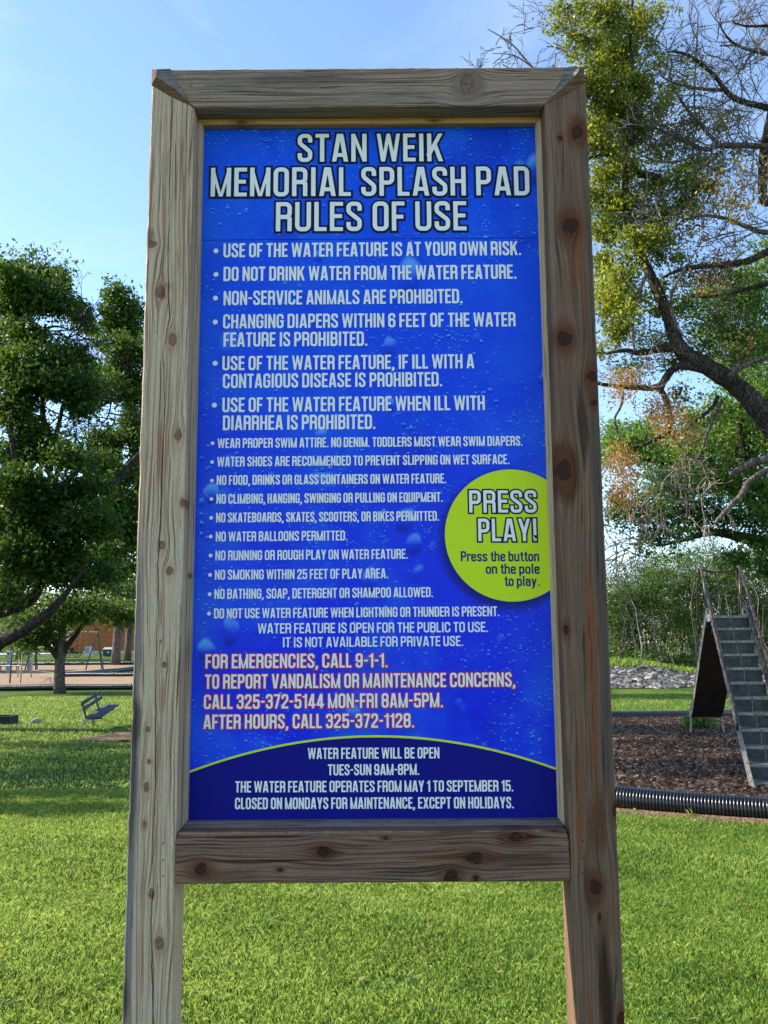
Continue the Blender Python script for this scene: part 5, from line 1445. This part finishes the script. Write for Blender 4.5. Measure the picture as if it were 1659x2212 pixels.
# ------------------------------------------------------------------ tree behind the creek view (bright green, right)
D = 27.0
t3 = empty('live_oak', (xl_(1740, D), D, 0), label='bright green leafy tree behind the slide on the right', cat='tree')
g = Geo(); g.tube(rel(t3, [(t3.location.x, D, -.1), P(1738, 1500, D), P(1725, 1250, D), P(1690, 1150, D), P(1640, 1050, D)]), [.5, .4, .34, .28, .16], 12, wob=.05, rng=rng)
link('trunk', g.mesh('trunk', True), M_bark, t3)
limb(t3, [P(1715, 1190, D), P(1600, 1160, D), P(1540, 1150, D), P(1480, 1165, D), P(1420, 1180, D)], [.22, .16, .11, .07, .03])
limb(t3, [P(1690, 1150, D), P(1590, 1060, D), P(1480, 1010, D), P(1380, 990, D)], [.22, .15, .09, .04])
limb(t3, [P(1640, 1050, D), P(1600, 950, D), P(1600, 850, D), P(1620, 700, D)], [.16, .12, .08, .03])
B = []
for u, v, ru, rv, n in [(1360, 965, 60, 35, 1300), (1430, 985, 60, 50, 1800), (1500, 975, 70, 60, 2200), (1580, 960, 70, 60, 2200), (1645, 960, 50, 70, 1700), (1545, 1040, 80, 45, 2200), (1635, 1060, 60, 60, 1800), (1450, 1050, 70, 40, 1700), (1325, 935, 30, 28, 450), (1315, 985, 30, 50, 600),
                        (1640, 860, 45, 60, 1700), (1610, 640, 60, 60, 2200), (1645, 740, 40, 60, 1800), (1590, 790, 60, 50, 1600), (1530, 650, 50, 50, 900), (1550, 720, 50, 40, 900), (1570, 910, 60, 40, 1300), (1500, 900, 40, 30, 600), (1390, 930, 40, 30, 600), (1660, 560, 40, 60, 900), (1560, 880, 40, 30, 500), (1700, 900, 60, 160, 2500)]:
    c, r, n = pb(u, v, ru, rv, D + rng.uniform(-1.5, 1.5), int(n * 1.5)); B.append(((c[0] - t3.location.x, c[1] - D, c[2]), r, n))
crown('crown', B, .125, L_bright, rs, t3, sig=.2, shell=.1, per=24)
B = []
for u, v, ru, rv, n in [(1335, 1100, 40, 50, 1100), (1390, 1110, 55, 45, 1500), (1455, 1110, 60, 35, 1400), (1525, 1105, 50, 30, 1100), (1600, 1120, 60, 30, 1200), (1645, 1150, 40, 60, 1300), (1425, 1160, 45, 22, 700), (1395, 1185, 20, 18, 160), (1600, 1205, 50, 22, 700), (1655, 1215, 40, 40, 900), (1470, 1150, 40, 20, 400), (1520, 1130, 30, 18, 250), (1440, 1195, 18, 14, 150), (1580, 1235, 25, 12, 180), (1700, 1180, 50, 70, 1200)]:
    c, r, n = pb(u, v, ru, rv, D - 1 + rng.uniform(-1, 1), n); B.append(((c[0] - t3.location.x, c[1] - D, c[2]), r, n))
crown('crown', B, .12, L_dark, rs, t3, sig=.17, shell=.1, per=24)

# ------------------------------------------------------------------ big gnarled tree on the right
D = 15.0
t4 = empty('mesquite_tree', (8.7, 15.6, 0), label='large gnarled half dead tree with olive leaves and bare twigs at right', cat='tree')
lo = t4.location
g = Geo(); g.tube(rel(t4, [(8.7, 15.6, -.1), (8.6, 15.6, .8), (8.2, 15.4, 2.2), (7.6, 15.2, 3.6), (6.9, 15.05, 4.7), P(1690, 945, 15)]), [.5, .4, .34, .3, .27, .2], 14, wob=.06, rng=rng)
g.tube(rel(t4, [(7.7, 15.3, 3.4), (7.5, 15.6, 5.0), (7.3, 15.7, 6.5), P(1700, 560, 15.5)]), [.28, .24, .2, .15], 12, wob=.06, rng=rng)
link('trunk', g.mesh('trunk', True), M_bark, t4)
def L4(pts, rr, mat=M_bark, D=15.0, dd=0.0):
    return limb(t4, [P(u, v, D + dd * i) for i, (u, v) in enumerate(pts)], rr, mat, 9)
k15 = 15 / 2017.1
L4([(1690, 945), (1659, 912), (1603, 844), (1525, 790), (1469, 753), (1444, 684), (1419, 625), (1400, 584), (1372, 520), (1352, 430), (1356, 330), (1372, 220), (1362, 90), (1370, -40)], [q * k15 for q in (26, 25, 22, 19, 17, 14, 12.5, 11, 9, 8, 7, 5.5, 4, 2)])
L4([(1475, 757), (1440, 752), (1385, 762), (1350, 757), (1310, 764)], [q * k15 for q in (11, 9, 7, 5, 2)])
L4([(1450, 800), (1422, 834), (1369, 837), (1294, 829), (1250, 822)], [q * k15 for q in (9, 7.5, 6, 3.5, 2)])
L4([(1530, 800), (1470, 790), (1440, 812), (1428, 840)], [q * k15 for q in (11, 9, 8, 7)])
L4([(1422, 834), (1442, 872), (1444, 928), (1394, 959), (1353, 969)], [q * k15 for q in (7, 6, 5.5, 4.5, 2)])
L4([(1444, 928), (1462, 955), (1481, 985), (1478, 1040)], [q * k15 for q in (4, 3.2, 2.6, 1)], M_bark_grey)
L4([(1550, 855), (1538, 881), (1494, 916), (1485, 930)], [q * k15 for q in (5, 4.5, 3, 1)])
L4([(1560, 865), (1530, 930), (1518, 965), (1500, 1000)], [q * k15 for q in (4, 3.4, 2.8, 1)], M_bark_grey)
L4([(1700, 765), (1659, 771), (1620, 783), (1575, 812)], [q * k15 for q in (6, 5.5, 5, 5)], M_bark_grey, 14.6)
L4([(1700, 975), (1659, 990), (1620, 1002), (1578, 1025)], [q * k15 for q in (9, 8.5, 7.5, 6)], M_bark_grey, 14.2)
L4([(1700, 1005), (1659, 1015), (1619, 1040), (1600, 1070), (1581, 1090), (1544, 1131)], [q * k15 for q in (6, 5.5, 5.8, 5.5, 5, 4)], M_bark_grey, 13.8)
L4([(1346, 856), (1340, 880), (1328, 905), (1334, 935), (1343, 960)], [q * k15 for q in (3, 3, 2.6, 2.4, 1.5)], M_bark_grey)
L4([(1320, 334), (1353, 345), (1378, 372), (1410, 380), (1440, 395)], [q * k15 for q in (4, 7, 9, 8, 6)])
L4([(1270, 342), (1310, 335), (1345, 345), (1365, 362)], [q * k15 for q in (3, 5, 7, 8)])
up_ = [
 ([(1700, 400), (1653, 437), (1648, 370), (1653, 306), (1672, 200)], (12, 11, 11, 10, 6), M_bark),
 ([(1660, 316), (1557, 315), (1519, 322), (1438, 286), (1361, 257), (1330, 245)], (7, 6, 5, 3.6, 2.4, 1), M_bark_grey),
 ([(1557, 315), (1519, 277), (1470, 216), (1448, 166), (1452, 140), (1445, 117)], (5, 4.2, 3.4, 2.6, 2, 1), M_bark_grey),
 ([(1519, 277), (1500, 230), (1507, 60), (1508, 25)], (2.8, 2.2, 1.6, .6), M_twig),
 ([(1720, 245), (1659, 233), (1583, 210), (1540, 160), (1481, 117), (1440, 112)], (8, 7.5, 6.5, 4.6, 3, 1.4), M_bark),
 ([(1560, 195), (1500, 190), (1440, 172), (1420, 150)], (4.4, 3.4, 2.4, 1.2), M_bark_grey),
 ([(1720, 125), (1659, 118), (1589, 96), (1557, 58), (1560, 30)], (4.6, 4, 3, 1.8, .8), M_bark),
 ([(1720, 58), (1659, 56), (1610, 56), (1582, 45), (1600, 25)], (3.6, 3.3, 2.4, 1.6, .8), M_bark),
 ([(1659, 118), (1630, 105), (1600, 150), (1570, 120)], (3, 2.2, 1.6, .8), M_twig),
 ([(1560, 330), (1500, 372), (1440, 418), (1408, 443), (1340, 437)], (4.6, 4, 4.3, 4, 1.6), M_bark_grey),
 ([(1519, 322), (1480, 345), (1430, 350), (1385, 335), (1352, 310)], (3.4, 2.8, 2.4, 2.2, 1.2), M_bark_grey),
 ([(1700, 500), (1640, 500), (1560, 470), (1490, 470), (1440, 500)], (7, 6, 4, 2.6, 1.2), M_bark_grey),
 ([(1700, 520), (1620, 562), (1560, 572), (1480, 580), (1430, 600)], (9, 8, 7, 5, 2.4), M_bark),
 ([(1700, 600), (1600, 628), (1540, 640), (1490, 640)], (6, 5, 4, 2), M_bark),
 ([(1480, 580), (1450, 640), (1460, 700), (1490, 740)], (4, 3.4, 2.6, 1.5), M_bark_grey),
 ([(1385, 335), (1290, 150), (1218, 60), (1190, 20)], (2.6, 2.4, 2, 1), M_twig),
 ([(1372, 220), (1300, 170), (1220, 110), (1180, 100)], (3, 2.4, 1.8, .8), M_twig),
 ([(1376, 160), (1420, 80), (1440, 40), (1446, 10)], (2.4, 1.8, 1.3, .6), M_twig),
 ([(1376, 560), (1330, 640), (1300, 690)], (3, 2.2, 1.2), M_bark_grey),
 ([(1400, 584), (1372, 660), (1366, 720), (1372, 760)], (4, 3.4, 3, 2), M_bark_grey)]
for pts, rr, m in up_:
    L4(pts, [q * k15 for q in rr], m, rng.uniform(14.4, 15.6))
g = Geo(); g2 = Geo()
def tw(u0, v0, u1, v1, n, L, gg, D0=14.3, D1=15.8, dep=2, droop=0.0, r=.012, bias=(0, 0, .25), kids=(2, 4)):
    for _ in range(n):
        p_ = P(rng.uniform(u0, u1), rng.uniform(v0, v1), rng.uniform(D0, D1)) - lo
        d_ = Vector((rng.gauss(bias[0], 1), rng.gauss(bias[1], .5), rng.gauss(bias[2], .8)))
        ramify(gg, p_, d_, L * rng.uniform(.6, 1.3), r, dep, rng, 4, None, kids, .8, droop, .3, .0048)
# bare twigs follow the bare limbs
for pts, rr, m in up_[:12]:
    for (a, b) in zip(pts[:-1], pts[1:]):
        L_ = math.hypot(a[0] - b[0], a[1] - b[1])
        for _ in range(max(1, int(L_ / 13))):
            t = rng.random(); u = a[0] + t * (b[0] - a[0]); v = a[1] + t * (b[1] - a[1])
            tw(u - 2, v - 2, u + 2, v + 2, 1, .62, g if rng.random() < .6 else g2, 14.7, 15.3)
tw(1470, 60, 1650, 330, 20, .7, g, r=.014)
tw(1420, 250, 1650, 560, 22, .6, g, r=.014)
tw(1440, 480, 1640, 620, 26, .5, g)
tw(1380, 600, 1600, 800, 22, .45, g)
tw(1330, 960, 1500, 1080, 15, .6, g2, droop=.10, bias=(0, 0, -.5), r=.008)
tw(1330, 940, 1520, 1100, 12, .5, g, droop=.05, bias=(0, 0, -.3), r=.008)
tw(1400, 1060, 1560, 1130, 7, .5, g2, droop=.06, bias=(0, 0, -.4))
tw(1318, 1160, 1400, 1200, 16, .6, g, droop=.08, bias=(-.6, 0, -.4))
tw(1310, 740, 1420, 860, 18, .35, g2)
tw(1185, 40, 1260, 140, 12, .5, g, bias=(-.6, 0, .4))
tw(1020, 160, 1190, 190, 9, .42, g, bias=(0, 0, 1.2))
L4([(1330, 330), (1240, 230), (1150, 145), (1105, 95), (1052, 62)], [q * k15 for q in (4, 3.4, 2.4, 1.8, .8)], M_twig)
L4([(1150, 145), (1110, 120), (1062, 115)], [q * k15 for q in (2, 1.4, .6)], M_twig)
L4([(1240, 230), (1130, 215), (1040, 180), (1030, 130)], [q * k15 for q in (3, 2.4, 1.8, .7)], M_twig)
tw(1060, 60, 1150, 140, 7, .32, g)
link('twigs', g.mesh('twigs'), M_twig, t4, kind='stuff')
link('pale_twigs', g2.mesh('pale_twigs'), M_twig_pale, t4, kind='stuff')
def C4(lst, D0=14.6, D1=15.6):
    B = []
    for u, v, ru, rv, n in lst:
        c, r, n = pb(u, v, ru, rv, rng.uniform(D0, D1), n, rd=max(ru, rv) * k15 * .9); B.append(((c[0] - lo.x, c[1] - lo.y, c[2] - lo.z), r, n))
    return B
ol = [(1450, 200, 26, 30, 170), (1480, 300, 30, 30, 200), (1425, 30, 20, 25, 160), (1550, 360, 35, 20, 200), (1460, 380, 34, 26, 320), (1500, 440, 36, 22, 260), (1245, 20, 40, 30, 420), (1300, 760, 24, 24, 220), (1355, 650, 34, 26, 380), (1420, 660, 30, 26, 260), (1470, 560, 30, 20, 220), (1200, 60, 22, 20, 160), (1215, 20, 25, 25, 220), (1395, 30, 28, 40, 380), (1410, 95, 25, 25, 200), (1412, 250, 28, 40, 330), (1450, 290, 35, 25, 240), (1500, 250, 35, 30, 160), (1430, 330, 40, 30, 420), (1520, 400, 50, 25, 420), (1470, 440, 45, 28, 450), (1420, 470, 50, 25, 600), (1360, 680, 30, 26, 350), (1420, 520, 50, 30, 700), (1600, 330, 50, 20, 150), (1560, 250, 60, 40, 130), (1480, 180, 30, 50, 90), (1300, 30, 60, 50, 1500), (1350, 60, 60, 60, 1700), (1260, 90, 45, 50, 900), (1330, 130, 80, 55, 2300), (1280, 180, 60, 50, 1300), (1375, 190, 50, 60, 1300), (1320, 240, 75, 50, 2200), (1290, 300, 55, 50, 1500), (1370, 300, 50, 45, 1200), (1330, 370, 70, 40, 1400), (1290, 420, 40, 50, 900), (1350, 440, 55, 40, 1100), (1410, 400, 40, 35, 600), (1310, 500, 40, 40, 800), (1375, 520, 50, 30, 700), (1300, 570, 28, 40, 500), (1340, 600, 40, 40, 700), (1310, 660, 30, 40, 600), (1385, 640, 25, 30, 350), (1330, 720, 40, 30, 600), (1300, 620, 25, 60, 500), (1215, 170, 25, 25, 200), (1220, 200, 60, 40, 700), (1430, 130, 22, 30, 170), (1440, 220, 25, 20, 130), (1500, 350, 40, 22, 350), (1225, 300, 60, 80, 1500)]
crown('crown', C4([(u, v, ru * .92, rv * .92, int(n * 1.5)) for u, v, ru, rv, n in ol]), .068, L_olive, rs, t4, sig=.085, shell=.05, per=26, aspect=.5)
dk = [(1480, 660, 60, 28, 900), (1540, 700, 60, 35, 1000), (1600, 720, 50, 30, 700), (1430, 740, 40, 28, 700), (1460, 780, 40, 28, 600), (1420, 555, 30, 30, 400), (1360, 560, 40, 50, 800), (1330, 680, 40, 60, 900), (1390, 470, 50, 30, 600), (1470, 400, 50, 25, 500), (1330, 460, 50, 50, 800), (1370, 250, 40, 60, 700), (1390, 730, 30, 24, 300), (1440, 610, 28, 20, 300), (1580, 660, 35, 25, 350), (1340, 790, 40, 14, 200)]
dk += [(1440, 500, 60, 30, 600), (1500, 600, 70, 28, 700), (1580, 600, 60, 28, 600), (1640, 680, 40, 50, 700), (1380, 790, 50, 16, 300), (1520, 750, 60, 22, 600), (1600, 770, 40, 25, 450), (1480, 850, 40, 22, 300), (1310, 110, 60, 60, 900), (1330, 230, 60, 60, 900), (1320, 350, 60, 60, 900), (1320, 480, 50, 60, 700), (1310, 590, 30, 70, 500)]
crown('crown', C4(dk, 15.0, 15.9), .064, L_mid, rs, t4, sig=.09, shell=.05, per=26)
crown('golden_leaf_cluster', C4([(1570, 410, 55, 35, 290), (1590, 455, 40, 35, 260), (1500, 505, 30, 25, 70), (1640, 380, 20, 30, 70), (1600, 745, 30, 22, 150)], 14.2, 14.8), .06, L_gold, rs, t4, sig=.12, aspect=.8, per=10, kind='stuff')
crown('rusty_leaf_cluster', C4([(1347, 822, 24, 28, 650), (1335, 860, 26, 16, 220), (1437, 880, 38, 28, 650), (1455, 920, 46, 32, 800), (1478, 950, 26, 22, 250), (1340, 1000, 28, 38, 850), (1350, 1062, 26, 36, 850), (1370, 1015, 16, 22, 120), (1541, 600, 34, 34, 400), (1560, 560, 26, 20, 200), (1400, 880, 25, 14, 100)], 14.2, 14.9), .052, L_rust, rs, t4, sig=.10, aspect=.5, per=14)

# added unseen tree, its crown put behind the board to shade the mulch
t5 = empty('shade_tree', (-3.75, 16.2, 0), label='added leafy tree unseen behind the notice board to shade the mulch', cat='tree')
g = Geo(); g.tube(rel(t5, [(-3.75, 16.2, -.1), (-3.75, 16.2, 1.5), (-3.7, 16.2, 3.2), (-3.0, 16.0, 4.6), (-1.8, 15.8, 5.2)]), [.17, .13, .12, .1, .05], 9)
link('trunk', g.mesh('trunk', True), M_bark, t5)
crown('crown', [((x - -3.75, y - 16.2, z), r, n) for (x, y, z), r, n in [((-3.0, 15.2, 5.0), (.9, .8, .7), 900), ((-2.3, 16.0, 5.3), (1.4, 1.4, .9), 2200), ((-2.2, 18.6, 5.6), (1.7, 1.5, .9), 2200), ((-.8, 15.0, 5.0), (1.2, 1.5, .8), 1900), ((-.3, 18.0, 5.6), (1.4, 1.8, 1.0), 1900), ((-1.0, 21.2, 5.7), (2.6, 1.4, .9), 1800), ((-1.9, 14.4, 5.3), (.8, .35, .5), 450), ((.9, 16.4, 5.4), (1.2, 2.2, .8), 1200)]], .12, L_mid, rs, t5, sig=.17, shell=.05)

# ------------------------------------------------------------------ small plants
def tuft(name, q, n, h, wd, label, cat='plant', mat=MG, sp=.04, lean=.8):
    p_ = np.array([[q[0], q[1]]]) + rs.normal(0, sp, (n, 2)); V, Fq, a = blades(p_, h, wd, rs, lean)
    V[:, :2] -= np.array([q[0], q[1]]); z0 = Hf(q[0], q[1]); V[:, 2] -= z0
    return link(name, npmesh(name, V, Fq, a * .7), mat, None, (q[0], q[1], z0), label=label, cat=cat)
tuft('grass_weed', G(1372, 1752), 22, .13, .008, 'spiky green weed against the near pipe beside the right post')
tuft('grass_weed', G(1655, 1768), 18, .2, .010, 'thin green weed at the right end of the near pipe')
tuft('grass_weed', G(248, 1462), 16, .35, .03, 'green weed growing by the corner pipes of the left playground')
tuft('dry_weed', G(1495, 1768), 9, .11, .005, 'small clump of thin stalks below the middle of the near pipe', mat=MG)
q = G(1518, 1585)
pl = empty('leafy_weed', q, label='bright leafy weed growing under the end of the slide chute', cat='plant')
crown('leaves', [((0, .25, .16), (.38, .25, .17), 900), ((-.1, .2, .28), (.16, .15, .1), 260)], .075, L_bright, rs, pl, sig=.06, shell=.1, per=14, aspect=.7)
g = Geo()
for _ in range(14): ramify(g, Vector((rng.gauss(0, .08), .25, 0)), Vector((rng.gauss(0, .8), rng.gauss(0, .5), 1)), .3, .006, 0, rng)
link('stems', g.mesh('stems'), M_twig, pl)
c0 = scatter(190, -4.2, 4.2, 4.2, 9.6, rs, frust(1.05, .1)); c0 = c0[nobed(c0)]
cc = np.concatenate([q + rs.normal(0, rs.uniform(.03, .12), (46, 2)) for q in c0])
V, Fq = leaves(np.column_stack([cc, rs.uniform(.02, .042, len(cc))]), .019, rs, .85, 2.5)
link('clover', npmesh('clover', V, Fq, np.repeat(rs.uniform(0, .8, len(cc)), 4)), leafmat('clover_leaf', (.012, .06, .006), (.05, .16, .015), (.16, .32, .05), .35), label='patches of small round clover leaves low in the lawn', cat='clover', kind='stuff')
dl = scatter(420, -8, 7, 4.3, 22, rs, frust(1.05, .2)); dl = dl[nobed(dl)]
V, Fq = leaves(np.column_stack([dl, np.full(len(dl), .045)]), .055, rs, .5, 2.0)
link('fallen_leaves', npmesh('fallen_leaves', V, Fq, np.repeat(rs.uniform(0, 1, len(dl)), 4)), leafmat('fallen_leaf', (.09, .05, .02), (.24, .16, .07), (.42, .34, .16), .15), label='scattered dry fallen leaves lying on the lawn', cat='fallen leaves', kind='stuff')
# straw and leaf litter along the near pipe
n = 900
k = rs.randint(8, 52, n); px_ = RPc[k, 0] + rs.normal(0, .05, n); py_ = RPc[k, 1] - .24 + rs.normal(0, .07, n)
V, Fq = leaves(np.column_stack([px_, py_, np.full(n, .018)]), .05, rs, .22, 3.0)
link('leaf_litter', npmesh('leaf_litter', V, Fq, np.repeat(rs.uniform(0, 1, n), 4)), leafmat('litter', (.10, .06, .035), (.22, .15, .09), (.36, .27, .16), .1), label='dry leaf and twig litter along the foot of the near pipe', cat='leaf litter', kind='stuff')
